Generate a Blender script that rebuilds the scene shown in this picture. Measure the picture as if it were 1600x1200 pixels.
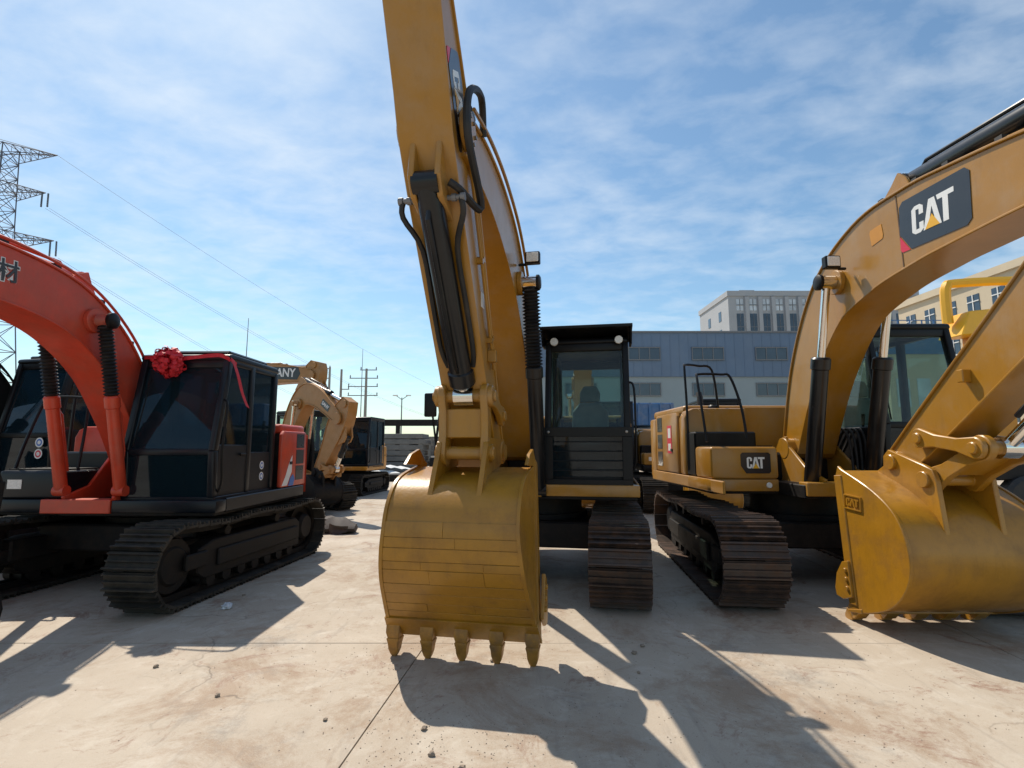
import bpy, bmesh, math, random
from mathutils import Vector, Matrix, Quaternion
random.seed(7)
sc = bpy.context.scene
for o in list(bpy.data.objects): bpy.data.objects.remove(o)
COL = sc.collection
R = math.radians

# ------------------------------------------------------------------ camera
cam = bpy.data.cameras.new('camera'); cam_o = bpy.data.objects.new('camera', cam); COL.objects.link(cam_o)
cam_o.location = (0, 0, 1.6); cam_o.rotation_euler = (R(90) + math.atan(98 / 820), 0, 0)
cam.sensor_width = 36; cam.lens = 36 * 820 / 1600; cam.clip_end = 3000; cam.clip_start = 0.05
sc.camera = cam_o
# ------------------------------------------------------------------ sky and sun
SUN_AZ, SUN_EL = R(-35), R(54)            # azimuth from +Y (forward), negative = towards -X
wd = bpy.data.worlds.new('World'); sc.world = wd; wd.use_nodes = True
nt = wd.node_tree; nt.nodes.clear()
def N(t, kind, **kw):
    n = t.nodes.new(kind)
    for k, v in kw.items():
        if k.startswith('i_'): n.inputs[k[2:].replace('_', ' ')].default_value = v
        else: setattr(n, k, v)
    return n
sky = N(nt, 'ShaderNodeTexSky', sky_type='NISHITA', sun_disc=False, sun_elevation=SUN_EL, sun_rotation=SUN_AZ,
        air_density=1.15, dust_density=0.5, ozone_density=1.2, altitude=50)
tc = N(nt, 'ShaderNodeTexCoord')
# thin cirrus: the direction is projected on a flat cloud deck, stretched along one wind direction
sep = N(nt, 'ShaderNodeSeparateXYZ'); nt.links.new(tc.outputs['Generated'], sep.inputs[0])
zc = N(nt, 'ShaderNodeMath', operation='MAXIMUM'); zc.inputs[1].default_value = 0.04; nt.links.new(sep.outputs['Z'], zc.inputs[0])
za = N(nt, 'ShaderNodeMath', operation='ADD'); za.inputs[1].default_value = 0.12; nt.links.new(zc.outputs[0], za.inputs[0])
dx = N(nt, 'ShaderNodeMath', operation='DIVIDE'); dy = N(nt, 'ShaderNodeMath', operation='DIVIDE')
nt.links.new(sep.outputs['X'], dx.inputs[0]); nt.links.new(sep.outputs['Y'], dy.inputs[0])
nt.links.new(za.outputs[0], dx.inputs[1]); nt.links.new(za.outputs[0], dy.inputs[1])
cmb = N(nt, 'ShaderNodeCombineXYZ'); nt.links.new(dx.outputs[0], cmb.inputs[0]); nt.links.new(dy.outputs[0], cmb.inputs[1])
mp = N(nt, 'ShaderNodeMapping'); mp.inputs['Rotation'].default_value = (0, 0, R(35)); mp.inputs['Scale'].default_value = (1.0, 1.35, 1)
nt.links.new(cmb.outputs[0], mp.inputs[0])
n1 = N(nt, 'ShaderNodeTexNoise', i_Scale=0.55, i_Detail=3.0, i_Roughness=0.5)
n2 = N(nt, 'ShaderNodeTexNoise', i_Scale=5.5, i_Detail=10.0, i_Roughness=0.56, i_Distortion=0.2)
nt.links.new(mp.outputs[0], n1.inputs['Vector']); nt.links.new(mp.outputs[0], n2.inputs['Vector'])
mul = N(nt, 'ShaderNodeMath', operation='MULTIPLY'); nt.links.new(n1.outputs['Fac'], mul.inputs[0]); nt.links.new(n2.outputs['Fac'], mul.inputs[1])
cr = N(nt, 'ShaderNodeMapRange'); cr.inputs['From Min'].default_value = 0.18; cr.inputs['From Max'].default_value = 0.46
cr.inputs['To Min'].default_value = 0.0; cr.inputs['To Max'].default_value = 0.50; nt.links.new(mul.outputs[0], cr.inputs[0])
mx = N(nt, 'ShaderNodeMix', data_type='RGBA'); nt.links.new(cr.outputs[0], mx.inputs['Factor'])
tint = N(nt, 'ShaderNodeMix', data_type='RGBA', blend_type='MULTIPLY'); tint.inputs['Factor'].default_value = 1; tint.inputs[7].default_value = (0.90, 1.06, 1.08, 1)
nt.links.new(sky.outputs[0], tint.inputs[6]); nt.links.new(tint.outputs[2], mx.inputs[6]); mx.inputs[7].default_value = (7.3, 7.8, 8.2, 1)
bg = N(nt, 'ShaderNodeBackground', i_Strength=0.122); nt.links.new(mx.outputs[2], bg.inputs[0])
wo = N(nt, 'ShaderNodeOutputWorld'); nt.links.new(bg.outputs[0], wo.inputs[0])
sun = bpy.data.lights.new('sun', 'SUN'); sun.energy = 5.0; sun.angle = R(0.53); sun.color = (1, 0.90, 0.76)
sun_o = bpy.data.objects.new('sun', sun); COL.objects.link(sun_o)
to_sun = Vector((math.sin(SUN_AZ) * math.cos(SUN_EL), math.cos(SUN_AZ) * math.cos(SUN_EL), math.sin(SUN_EL)))
sun_o.rotation_euler = to_sun.to_track_quat('Z', 'Y').to_euler(); sun_o.location = (-5, 10, 30)
sc.view_settings.view_transform = 'Standard'; sc.view_settings.look = 'None'
sc.view_settings.exposure = 0.05; sc.view_settings.gamma = 1.0; sc.view_settings.use_curve_mapping = False
sc.render.engine = 'CYCLES'

# ------------------------------------------------------------------ materials
MATS = {}
def material(name, col, rough=0.5, metal=0.0, coat=0.0, var=0.12, vscale=6.0, dirt=None, dirt_amt=0.0, dscale=3.0, bump=0.0, bscale=40.0, spec=0.5, chips=None, chip_amt=0.0, ov=0.0):
    m = bpy.data.materials.new(name); m.use_nodes = True; t = m.node_tree; b = t.nodes['Principled BSDF']
    geo = N(t, 'ShaderNodeNewGeometry'); pos = geo.outputs['Position']
    n = N(t, 'ShaderNodeTexNoise', i_Scale=vscale, i_Detail=6.0, i_Roughness=0.6); t.links.new(pos, n.inputs['Vector'])
    hs = N(t, 'ShaderNodeMapRange'); hs.inputs['From Min'].default_value = 0.3; hs.inputs['From Max'].default_value = 0.7
    hs.inputs['To Min'].default_value = 1 - var; hs.inputs['To Max'].default_value = 1 + var; t.links.new(n.outputs['Fac'], hs.inputs[0])
    mu = N(t, 'ShaderNodeMix', data_type='RGBA', blend_type='MULTIPLY'); mu.inputs['Factor'].default_value = 1
    mu.inputs[6].default_value = (*col, 1)
    oi = N(t, 'ShaderNodeObjectInfo'); orr = N(t, 'ShaderNodeMapRange'); orr.inputs['To Min'].default_value = 1 - ov; orr.inputs['To Max'].default_value = 1 + ov; t.links.new(oi.outputs['Random'], orr.inputs[0])
    om = N(t, 'ShaderNodeMath', operation='MULTIPLY'); t.links.new(hs.outputs[0], om.inputs[0]); t.links.new(orr.outputs[0], om.inputs[1]); t.links.new(om.outputs[0], mu.inputs[7])
    out = mu.outputs[2]
    if dirt:
        d = N(t, 'ShaderNodeTexNoise', i_Scale=dscale, i_Detail=9.0, i_Roughness=0.68); t.links.new(pos, d.inputs['Vector'])
        dr = N(t, 'ShaderNodeMapRange'); dr.inputs['From Min'].default_value = 0.46; dr.inputs['From Max'].default_value = 0.74
        dr.inputs['To Max'].default_value = dirt_amt; t.links.new(d.outputs['Fac'], dr.inputs[0])
        dm = N(t, 'ShaderNodeMix', data_type='RGBA'); t.links.new(dr.outputs[0], dm.inputs['Factor']); t.links.new(out, dm.inputs[6])
        dm.inputs[7].default_value = (*dirt, 1); out = dm.outputs[2]
        rr = N(t, 'ShaderNodeMapRange'); rr.inputs['To Min'].default_value = rough; rr.inputs['To Max'].default_value = min(1, rough + 0.4)
        t.links.new(dr.outputs[0], rr.inputs[0]); t.links.new(rr.outputs[0], b.inputs['Roughness'])
    else:
        rr = N(t, 'ShaderNodeMapRange'); rr.inputs['To Min'].default_value = max(0, rough - 0.1); rr.inputs['To Max'].default_value = min(1, rough + 0.1)
        t.links.new(n.outputs['Fac'], rr.inputs[0]); t.links.new(rr.outputs[0], b.inputs['Roughness'])
    if chips:
        m1_ = N(t, 'ShaderNodeMapping'); m1_.inputs['Scale'].default_value = (3, 3, 0.5); t.links.new(pos, m1_.inputs[0])
        c1 = N(t, 'ShaderNodeTexNoise', i_Scale=5.0, i_Detail=8.0, i_Roughness=0.7); t.links.new(m1_.outputs[0], c1.inputs['Vector'])
        r1 = N(t, 'ShaderNodeMapRange'); r1.inputs['From Min'].default_value = 0.52; r1.inputs['From Max'].default_value = 0.75; r1.inputs['To Max'].default_value = 0.45*chip_amt; t.links.new(c1.outputs['Fac'], r1.inputs[0])
        x1_ = N(t, 'ShaderNodeMix', data_type='RGBA'); t.links.new(r1.outputs[0], x1_.inputs['Factor']); t.links.new(out, x1_.inputs[6]); x1_.inputs[7].default_value = (*[c*.45 for c in col], 1)
        c2 = N(t, 'ShaderNodeTexNoise', i_Scale=22.0, i_Detail=10.0, i_Roughness=0.75, i_Distortion=0.6); t.links.new(pos, c2.inputs['Vector'])
        r2 = N(t, 'ShaderNodeMapRange'); r2.inputs['From Min'].default_value = 0.66; r2.inputs['From Max'].default_value = 0.70; r2.inputs['To Max'].default_value = chip_amt; t.links.new(c2.outputs['Fac'], r2.inputs[0])
        x2_ = N(t, 'ShaderNodeMix', data_type='RGBA'); t.links.new(r2.outputs[0], x2_.inputs['Factor']); t.links.new(x1_.outputs[2], x2_.inputs[6]); x2_.inputs[7].default_value = (*chips, 1); out = x2_.outputs[2]
    t.links.new(out, b.inputs['Base Color'])
    b.inputs['Metallic'].default_value = metal; b.inputs['Coat Weight'].default_value = coat; b.inputs['Coat Roughness'].default_value = 0.12
    b.inputs['Specular IOR Level'].default_value = spec
    if bump:
        bn = N(t, 'ShaderNodeTexNoise', i_Scale=bscale, i_Detail=5.0); t.links.new(pos, bn.inputs['Vector'])
        bp = N(t, 'ShaderNodeBump', i_Strength=bump, i_Distance=0.01); t.links.new(bn.outputs['Fac'], bp.inputs['Height'])
        t.links.new(bp.outputs[0], b.inputs['Normal'])
    MATS[name] = m; return m
dust = (0.33, 0.25, 0.17)
material('yellow', (0.37, 0.172, 0.013), 0.34, coat=0.25, var=0.07, vscale=2.5, dirt=dust, dirt_amt=0.38, dscale=2.6, bump=0.05, bscale=60, chips=(.10,.055,.03), chip_amt=.5)
material('yellow_worn', (0.36, 0.168, 0.011), 0.36, ov=0.07, coat=0.15, var=0.10, vscale=4, dirt=(0.15, 0.07, 0.022), dirt_amt=0.6, dscale=3.5, bump=0.10, bscale=45, chips=(.09,.05,.03), chip_amt=.8)
material('tooth_worn', (0.34, 0.16, 0.025), 0.45, metal=0.1, var=0.3, vscale=12, dirt=(0.14,0.09,0.06), dirt_amt=0.75, dscale=9, bump=0.2)
material('seam_brown', (0.10, 0.05, 0.02), 0.7, var=0.3, vscale=12)
material('orange_yellow', (0.62, 0.27, 0.03), 0.35, coat=0.2, dirt=dust, dirt_amt=0.3)
material('sany_yellow', (0.40, 0.185, 0.045), 0.45, coat=0.1, dirt=dust, dirt_amt=0.45)
material('red', (0.60, 0.058, 0.022), 0.38, coat=0.15, var=0.10, dirt=(0.30, 0.13, 0.09), dirt_amt=0.45, dscale=2.4, bump=0.04, chips=(.12,.05,.04), chip_amt=.45)
material('black', (0.006, 0.006, 0.007), 0.42, spec=0.25, coat=0.03, dirt=(0.03, 0.025, 0.02), dirt_amt=0.3)
material('navy', (0.005, 0.008, 0.013), 0.36, spec=0.3, coat=0.08, dirt=(0.03, 0.025, 0.022), dirt_amt=0.25)
material('cyl_black', (0.008, 0.009, 0.011), 0.32, spec=0.35, coat=0.15, dirt=(0.04, 0.035, 0.03), dirt_amt=0.25)
material('rubber', (0.012, 0.012, 0.013), 0.6, dirt=(0.10, 0.08, 0.06), dirt_amt=0.35, dscale=8)
material('chrome', (0.75, 0.73, 0.70), 0.14, metal=1.0, var=0.05)
material('steel', (0.33, 0.31, 0.29), 0.4, metal=0.9)
material('track_steel', (0.055, 0.038, 0.031), 0.5, ov=0.4, metal=0.35, var=0.25, vscale=9, dirt=(0.15, 0.075, 0.042), dirt_amt=0.8, dscale=7, bump=0.25, bscale=60)
material('track_dark', (0.030, 0.027, 0.023), 0.6, ov=0.35, metal=0.1, spec=0.3, var=0.25, vscale=9, dirt=(0.10, 0.08, 0.06), dirt_amt=0.7, dscale=6, bump=0.2)
material('frame_black', (0.009, 0.008, 0.008), 0.6, spec=0.25, dirt=(0.06, 0.045, 0.03), dirt_amt=0.5, dscale=5)
material('frame_grey', (0.30, 0.29, 0.27), 0.6, dirt=(0.10, 0.08, 0.06), dirt_amt=0.6)
material('decal_black', (0.018, 0.019, 0.022), 0.3, coat=0.3, var=0.03)
material('decal_white', (0.78, 0.78, 0.76), 0.35, var=0.03)
material('decal_red', (0.65, 0.02, 0.05), 0.35, var=0.03)
material('decal_gold', (0.80, 0.42, 0.02), 0.35, var=0.03)
material('decal_blue', (0.05, 0.16, 0.50), 0.4, var=0.03)
material('touch_up', (0.56, 0.23, 0.012), 0.45, var=0.06)
material('seat_grey', (0.20, 0.22, 0.22), 0.8, var=0.2)
material('lamp_glass', (0.75, 0.74, 0.70), 0.12, var=0.15, vscale=60, coat=0.6)
material('ribbon', (0.62, 0.02, 0.035), 0.6, var=0.25, vscale=30)
material('white_paint', (0.75, 0.75, 0.73), 0.4, dirt=dust, dirt_amt=0.3)
material('warehouse_blue', (0.12, 0.18, 0.275), 0.55, var=0.06, vscale=0.5, dirt=(0.20, 0.25, 0.32), dirt_amt=0.5, dscale=0.4)
material('warehouse_light', (0.30, 0.35, 0.37), 0.8, var=0.06, vscale=0.5)
material('tower_grey', (0.37, 0.385, 0.41), 0.8, var=0.05, vscale=0.3)
material('beige_wall', (0.55, 0.46, 0.33), 0.85, var=0.06, vscale=0.4)
material('win_dark', (0.03, 0.05, 0.08), 0.12, var=0.3, vscale=0.6, coat=0.5)
material('win_light', (0.50, 0.55, 0.60), 0.2, var=0.3, vscale=0.6)
material('galv', (0.20, 0.20, 0.21), 0.55, metal=0.4)
material('pylon_steel', (0.13, 0.14, 0.17), 0.6, metal=0.3)
material('wire', (0.10, 0.11, 0.13), 0.6)
material('pole', (0.30, 0.28, 0.25), 0.85)
material('slab_stack', (0.20, 0.185, 0.165), 0.9, var=0.2, vscale=2, bump=0.3, bscale=12)
material('scrap', (0.25, 0.29, 0.33), 0.5, var=0.5, vscale=2, metal=0.3)
material('scrap_white', (0.66, 0.67, 0.66), 0.5, var=0.15, vscale=2)
material('truck_blue', (0.03, 0.12, 0.30), 0.4, coat=0.3, dirt=dust, dirt_amt=0.4)
material('car_blue', (0.10, 0.13, 0.18), 0.25, coat=0.6, metal=0.3, var=0.05)
material('stone', (0.25, 0.20, 0.155), 0.9, var=0.3, vscale=30, bump=0.3)
material('tarp', (0.07, 0.06, 0.055), 0.8, var=0.3, vscale=8, bump=0.4, bscale=15)
material('litter', (0.55, 0.57, 0.60), 0.4, var=0.4, vscale=40)

def glass_mat(name, tint, refl, film=0.0, fcol=(.2,.2,.2)):
    m = bpy.data.materials.new(name); m.use_nodes = True; t = m.node_tree; t.nodes.clear()
    tr = N(t, 'ShaderNodeBsdfTransparent'); tr.inputs[0].default_value = (*tint, 1)
    gl = N(t, 'ShaderNodeBsdfGlossy'); gl.inputs['Roughness'].default_value = 0.03; gl.inputs[0].default_value = (0.9, 0.95, 1, 1)
    fr = N(t, 'ShaderNodeFresnel'); fr.inputs[0].default_value = refl
    mi = N(t, 'ShaderNodeMixShader'); o = N(t, 'ShaderNodeOutputMaterial')
    df = N(t, 'ShaderNodeBsdfDiffuse'); df.inputs[0].default_value = (*fcol, 1); m2 = N(t, 'ShaderNodeMixShader'); m2.inputs[0].default_value = film
    t.links.new(tr.outputs[0], m2.inputs[1]); t.links.new(df.outputs[0], m2.inputs[2])
    gg = N(t, 'ShaderNodeNewGeometry'); iv = N(t, 'ShaderNodeMath', operation='SUBTRACT'); iv.inputs[0].default_value = 1; t.links.new(gg.outputs['Backfacing'], iv.inputs[1])
    fm = N(t, 'ShaderNodeMath', operation='MULTIPLY'); t.links.new(fr.outputs[0], fm.inputs[0]); t.links.new(iv.outputs[0], fm.inputs[1])
    t.links.new(fm.outputs[0], mi.inputs[0]); t.links.new(m2.outputs[0], mi.inputs[1]); t.links.new(gl.outputs[0], mi.inputs[2]); t.links.new(mi.outputs[0], o.inputs[0])
    MATS[name] = m
glass_mat('glass', (0.74, 0.84, 0.81), 1.45, .04, (.3,.34,.32))
glass_mat('glass_dark', (0.16, 0.24, 0.30), 1.42, .16, (.04,.09,.12))  # teal diffuse film: dust plus a sky reflection put into the glass colour

def concrete():
    m = bpy.data.materials.new('concrete'); m.use_nodes = True; t = m.node_tree; b = t.nodes['Principled BSDF']
    geo = N(t, 'ShaderNodeNewGeometry'); pos = geo.outputs['Position']
    def noise(s, d=8, r=0.62, dist=0.0):
        n = N(t, 'ShaderNodeTexNoise', i_Scale=s, i_Detail=d, i_Roughness=r, i_Distortion=dist); t.links.new(pos, n.inputs['Vector']); return n.outputs['Fac']
    def rng(x, a, b_, c=0.0, d=1.0):
        n = N(t, 'ShaderNodeMapRange'); n.inputs['From Min'].default_value = a; n.inputs['From Max'].default_value = b_
        n.inputs['To Min'].default_value = c; n.inputs['To Max'].default_value = d; t.links.new(x, n.inputs[0]); return n.outputs[0]
    def mix(f, a, col, mode='MIX'):
        n = N(t, 'ShaderNodeMix', data_type='RGBA', blend_type=mode); t.links.new(f, n.inputs['Factor'])
        if isinstance(a, tuple): n.inputs[6].default_value = (*a, 1)
        else: t.links.new(a, n.inputs[6])
        n.inputs[7].default_value = (*col, 1); return n.outputs[2]
    c = mix(rng(noise(0.45, 6), 0.35, 0.65), (0.45, 0.385, 0.305), (0.37, 0.305, 0.235))
    c = mix(rng(noise(3.2, 12, 0.78, 0.6), 0.50, 0.64, 0, 0.6), c, (0.54, 0.49, 0.415))          # bleached scuffs
    c = mix(rng(noise(0.9, 14, 0.78, 0.5), 0.50, 0.60, 0, 0.72), c, (0.28, 0.185, 0.115))           # brown dust drifts
    c = mix(rng(noise(1.5, 14, 0.80, 0.7), 0.555, 0.63, 0, 0.75), c, (0.21, 0.10, 0.06))         # red soil
    c = mix(rng(noise(0.8, 14, 0.76), 0.55, 0.66, 0, 0.6), c, (0.17, 0.155, 0.14))              # oil and tyre grey
    c = mix(rng(noise(26, 8, 0.75), 0.58, 0.70, 0, 0.5), c, (0.22, 0.17, 0.125))                # fine specks
    c = mix(rng(noise(140, 3, 0.6), 0.45, 0.75, 0, 0.35), c, (0.56, 0.50, 0.42))
    mp_ = N(t, 'ShaderNodeMapping'); mp_.inputs['Scale'].default_value = (5.0, 0.6, 1); mp_.inputs['Rotation'].default_value = (0, 0, R(-14)); t.links.new(pos, mp_.inputs[0])
    sn = N(t, 'ShaderNodeTexNoise', i_Scale=2.2, i_Detail=7.0, i_Roughness=0.65); t.links.new(mp_.outputs[0], sn.inputs['Vector'])
    c = mix(rng(sn.outputs['Fac'], 0.56, 0.72, 0, 0.45), c, (0.24, 0.20, 0.165))                # track scuffs along the lane
    dn = N(t, 'ShaderNodeTexNoise', i_Scale=1.3, i_Detail=5.0); t.links.new(pos, dn.inputs['Vector'])
    dv = N(t, 'ShaderNodeVectorMath', operation='SCALE'); dv.inputs['Scale'].default_value = 0.9; t.links.new(dn.outputs['Color'], dv.inputs[0])
    da = N(t, 'ShaderNodeVectorMath', operation='ADD'); t.links.new(pos, da.inputs[0]); t.links.new(dv.outputs[0], da.inputs[1])
    vo = N(t, 'ShaderNodeTexVoronoi', feature='DISTANCE_TO_EDGE'); vo.inputs['Scale'].default_value = 0.42; t.links.new(da.outputs[0], vo.inputs['Vector'])
    ck = N(t, 'ShaderNodeMath', operation='MULTIPLY'); t.links.new(rng(vo.outputs['Distance'], 0.0015, 0.005, 1, 0), ck.inputs[0]); t.links.new(rng(noise(0.6, 3), 0.5, 0.6, 0, 0.55), ck.inputs[1])
    c = mix(ck.outputs[0], c, (0.10, 0.08, 0.06))
    t.links.new(c, b.inputs['Base Color'])
    t.links.new(rng(noise(2.0), 0.3, 0.7, 0.62, 0.9), b.inputs['Roughness'])
    bp = N(t, 'ShaderNodeBump', i_Strength=0.35, i_Distance=0.006); 
    ad = N(t, 'ShaderNodeMath', operation='ADD'); t.links.new(noise(60, 6), ad.inputs[0]); t.links.new(noise(6, 6), ad.inputs[1])
    t.links.new(ad.outputs[0], bp.inputs['Height']); t.links.new(bp.outputs[0], b.inputs['Normal'])
    MATS['concrete'] = m
concrete()

# ------------------------------------------------------------------ mesh helpers
class MB:
    def __init__(s): s.v = []; s.f = []; s.m = []
    def add(s, vs, fs, m=0):
        k = len(s.v); s.v += [tuple(v) for v in vs]
        for f in fs: s.f.append(tuple(i + k for i in f)); s.m.append(m)
        return s
    def box(s, x0, x1, y0, y1, z0, z1, m=0):
        return s.add([(x0,y0,z0),(x1,y0,z0),(x1,y1,z0),(x0,y1,z0),(x0,y0,z1),(x1,y0,z1),(x1,y1,z1),(x0,y1,z1)],
                     [(0,3,2,1),(4,5,6,7),(0,1,5,4),(1,2,6,5),(2,3,7,6),(3,0,4,7)], m)
    def prism(s, poly, a0, a1, axis='y', m=0):
        n = len(poly)
        def P(p, a): return (p[0], a, p[1]) if axis == 'y' else ((p[0], p[1], a) if axis == 'z' else (a, p[0], p[1]))
        vs = [P(p, a0) for p in poly] + [P(p, a1) for p in poly]
        fs = [tuple(range(n)), tuple(range(2*n-1, n-1, -1))] + [(i, (i+1) % n, n+(i+1) % n, n+i) for i in range(n)]
        return s.add(vs, fs, m)
    def rings(s, rings, m=0, cap=True, closed=False):
        n = len(rings[0]); vs = [p for r in rings for p in r]; fs = []
        K = len(rings)
        for k in range(K if closed else K-1):
            a, b = k*n, ((k+1) % K)*n
            for i in range(n): fs.append((a+i, a+(i+1) % n, b+(i+1) % n, b+i))
        if cap and not closed: fs += [tuple(range(n-1, -1, -1)), tuple(range((K-1)*n, K*n))]
        return s.add(vs, fs, m)
    def tube(s, pts, r, n=8, m=0):
        pts = [Vector(p) for p in pts]; rs = r if isinstance(r, (list, tuple)) else [r]*len(pts)
        t0 = (pts[1]-pts[0]).normalized(); up = Vector((0,0,1)) if abs(t0.z) < 0.9 else Vector((1,0,0))
        nrm = t0.cross(up).normalized(); R_ = []
        for i, p in enumerate(pts):
            t = (pts[min(i+1, len(pts)-1)] - pts[max(i-1, 0)]).normalized()
            nrm = (nrm - t*nrm.dot(t)).normalized(); b = t.cross(nrm)
            R_.append([p + (nrm*math.cos(2*math.pi*k/n) + b*math.sin(2*math.pi*k/n))*rs[i] for k in range(n)])
        return s.rings(R_, m)
    def lathe(s, p0, p1, prof, n=20, m=0):      # prof: list of (t along p0->p1 in metres, radius)
        p0, p1 = Vector(p0), Vector(p1); t = (p1-p0).normalized(); up = Vector((0,0,1)) if abs(t.z) < 0.9 else Vector((1,0,0))
        a = t.cross(up).normalized(); b = t.cross(a)
        return s.rings([[p0 + t*d + (a*math.cos(2*math.pi*k/n) + b*math.sin(2*math.pi*k/n))*max(r, 1e-4) for k in range(n)] for d, r in prof], m)
    def cyl(s, p0, p1, r, n=16, m=0): return s.lathe(p0, p1, [(0, r), ((Vector(p1)-Vector(p0)).length, r)], n, m)
    def mesh(s, name, mats, bevel=0.0, seg=1, sharp=32):
        me = bpy.data.meshes.new(name); me.from_pydata(s.v, [], s.f)
        for i, p in enumerate(me.polygons): p.material_index = s.m[i]
        bm = bmesh.new(); bm.from_mesh(me); bmesh.ops.recalc_face_normals(bm, faces=bm.faces)
        if bevel:
            ed = [e for e in bm.edges if len(e.link_faces) == 2 and e.calc_face_angle(0) > R(40)]
            bmesh.ops.bevel(bm, geom=ed, offset=bevel, segments=seg, affect='EDGES', profile=0.5, clamp_overlap=True)
        bm.to_mesh(me); bm.free()
        for x in mats: me.materials.append(MATS[x])
        me.polygons.foreach_set('use_smooth', [True]*len(me.polygons)); me.set_sharp_from_angle(angle=R(sharp if not bevel else 26))
        return me
    def build(s, name, mats, parent=None, bevel=0.0, seg=1, sharp=32, rz=0.0):
        if isinstance(mats, str): mats = [mats]
        return link(name, s.mesh(name, mats, bevel, seg, sharp), parent, rz)
def link(name, me, parent=None, rz=0.0):
    o = bpy.data.objects.new(name, me); COL.objects.link(o); o.parent = parent
    if rz: o.rotation_euler.z = rz
    return o
def tag(o, label=None, cat=None, group=None, kind=None):
    if label: o['label'] = label
    if cat: o['category'] = cat
    if group: o['group'] = group
    if kind: o['kind'] = kind
    return o
def empty(name, loc=(0,0,0), rz=0.0):
    o = bpy.data.objects.new(name, None); COL.objects.link(o); o.location = loc; o.rotation_euler.z = rz; o.empty_display_size = 0.3; return o
def catmull(pts, per=6):
    out = []; n = len(pts)
    for i in range(n-1):
        p = [pts[max(i-1,0)], pts[i], pts[i+1], pts[min(i+2,n-1)]]
        for k in range(per):
            t = k/per
            out.append(tuple(0.5*((2*p[1][j]) + (-p[0][j]+p[2][j])*t + (2*p[0][j]-5*p[1][j]+4*p[2][j]-p[3][j])*t*t + (-p[0][j]+3*p[1][j]-3*p[2][j]+p[3][j])*t**3) for j in range(len(pts[0]))))
    out.append(tuple(pts[-1])); return out
def beam_edges(st):                              # st: (x, z, half_up, half_low)
    up, lo = [], []
    for i, (x, z, hu, hl) in enumerate(st):
        a, b = st[max(i-1,0)], st[min(i+1,len(st)-1)]
        t = Vector((b[0]-a[0], b[1]-a[1])).normalized(); n = Vector((-t.y, t.x))
        up.append((x+n.x*hu, z+n.y*hu)); lo.append((x-n.x*hl, z-n.y*hl))
    return up, lo
def box_beam(mb, st, y, w, flange=0.02, th=0.022):   # welded box section: two side plates between a wider top and bottom plate
    up, lo = beam_edges(st); n = len(st)
    mb.rings([[(u[0], y-w/2, u[1]), (u[0], y+w/2, u[1]), (l[0], y+w/2, l[1]), (l[0], y-w/2, l[1])] for u, l in zip(up, lo)])
    for e, o in ((up, lo), (lo, up)):
        rr = []
        for a, b in zip(e, o):
            d = (Vector(a)-Vector(b)).normalized(); q = Vector(a) + d*th; a = Vector(a) - d*0.001
            rr.append([(a.x, y-w/2-flange, a.y), (a.x, y+w/2+flange, a.y), (q.x, y+w/2+flange, q.y), (q.x, y-w/2-flange, q.y)])
        mb.rings(rr)
    return up, lo

# ------------------------------------------------------------------ writing
LC = [(0,.1),(.1,0),(.26,0),(.36,.1),(.36,.36),(.23,.36),(.23,.15),(.13,.15),(.13,.85),(.23,.85),(.23,.64),(.36,.64),(.36,.9),(.26,1),(.1,1),(0,.9)]
LA = [(.35,0),(.53,1),(.70,1),(.88,0),(.74,0),(.615,.74),(.49,0)]
LT = [(.76,1),(1.24,1),(1.24,.83),(1.08,.83),(1.08,0),(.93,0),(.93,.83),(.79,.83)]
TRI = [(.40,0),(.615,.46),(.83,0)]
def flat_shapes(mb, shapes, o, e1, e2, sx, sy, off, th, m):
    o, e1, e2 = Vector(o), Vector(e1), Vector(e2); nn = e1.cross(e2).normalized()
    for p in shapes:
        k = len(p); base = [o + e1*(x*sx) + e2*(y*sy) for x, y in p]
        vs = [b + nn*off for b in base] + [b + nn*(off+th) for b in base]
        mb.add(vs, [tuple(range(k-1,-1,-1)), tuple(range(k, 2*k))] + [(i,(i+1)%k,k+(i+1)%k,k+i) for i in range(k)], m)
def cat_decal(parent, c, e1, e2, w, h, red=True, name='decal'):
    mb = MB(); e1 = Vector(e1).normalized(); e2 = Vector(e2).normalized(); o = Vector(c) - e1*(w/2) - e2*(h/2)
    r = 0.12; plate = [(.02,.0),(1,0),(1,1-r),(1-r*.6,1),(.08,1),(0,1-r),(0,.35),(.17,0)]
    plate = [(.17,0),(.94,0),(1,.09),(1,.91),(.94,1),(.06,1),(0,.91),(0,.36)]
    flat_shapes(mb, [plate], o, e1, e2, w, h, 0.001, 0.003, 0)
    if red: flat_shapes(mb, [[(0,.32),(.155,0),(.03,0),(0,.06)]], o, e1, e2, w, h, 0.001, 0.003, 3)
    lo = o + e1*(w*.20) + e2*(h*.24); ls = w*.60/1.24
    flat_shapes(mb, [LC, LA, LT], lo, e1, e2, ls, h*.54, 0.004, 0.002, 1)
    flat_shapes(mb, [TRI], lo, e1, e2, ls, h*.54, 0.006, 0.002, 2)
    return mb.build(name, ['decal_black', 'decal_white', 'decal_gold', 'decal_red'], parent)
def text_mesh(txt, size=1.0, bold=0.0):
    c = bpy.data.curves.new('t', 'FONT'); c.body = txt; c.size = size; c.extrude = 0.0015; c.offset = bold; c.align_x = 'CENTER'; c.align_y = 'CENTER'
    o = bpy.data.objects.new('t', c); COL.objects.link(o); bpy.context.view_layer.update()
    me = bpy.data.meshes.new_from_object(o.evaluated_get(bpy.context.evaluated_depsgraph_get()))
    bpy.data.objects.remove(o); return me
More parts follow.
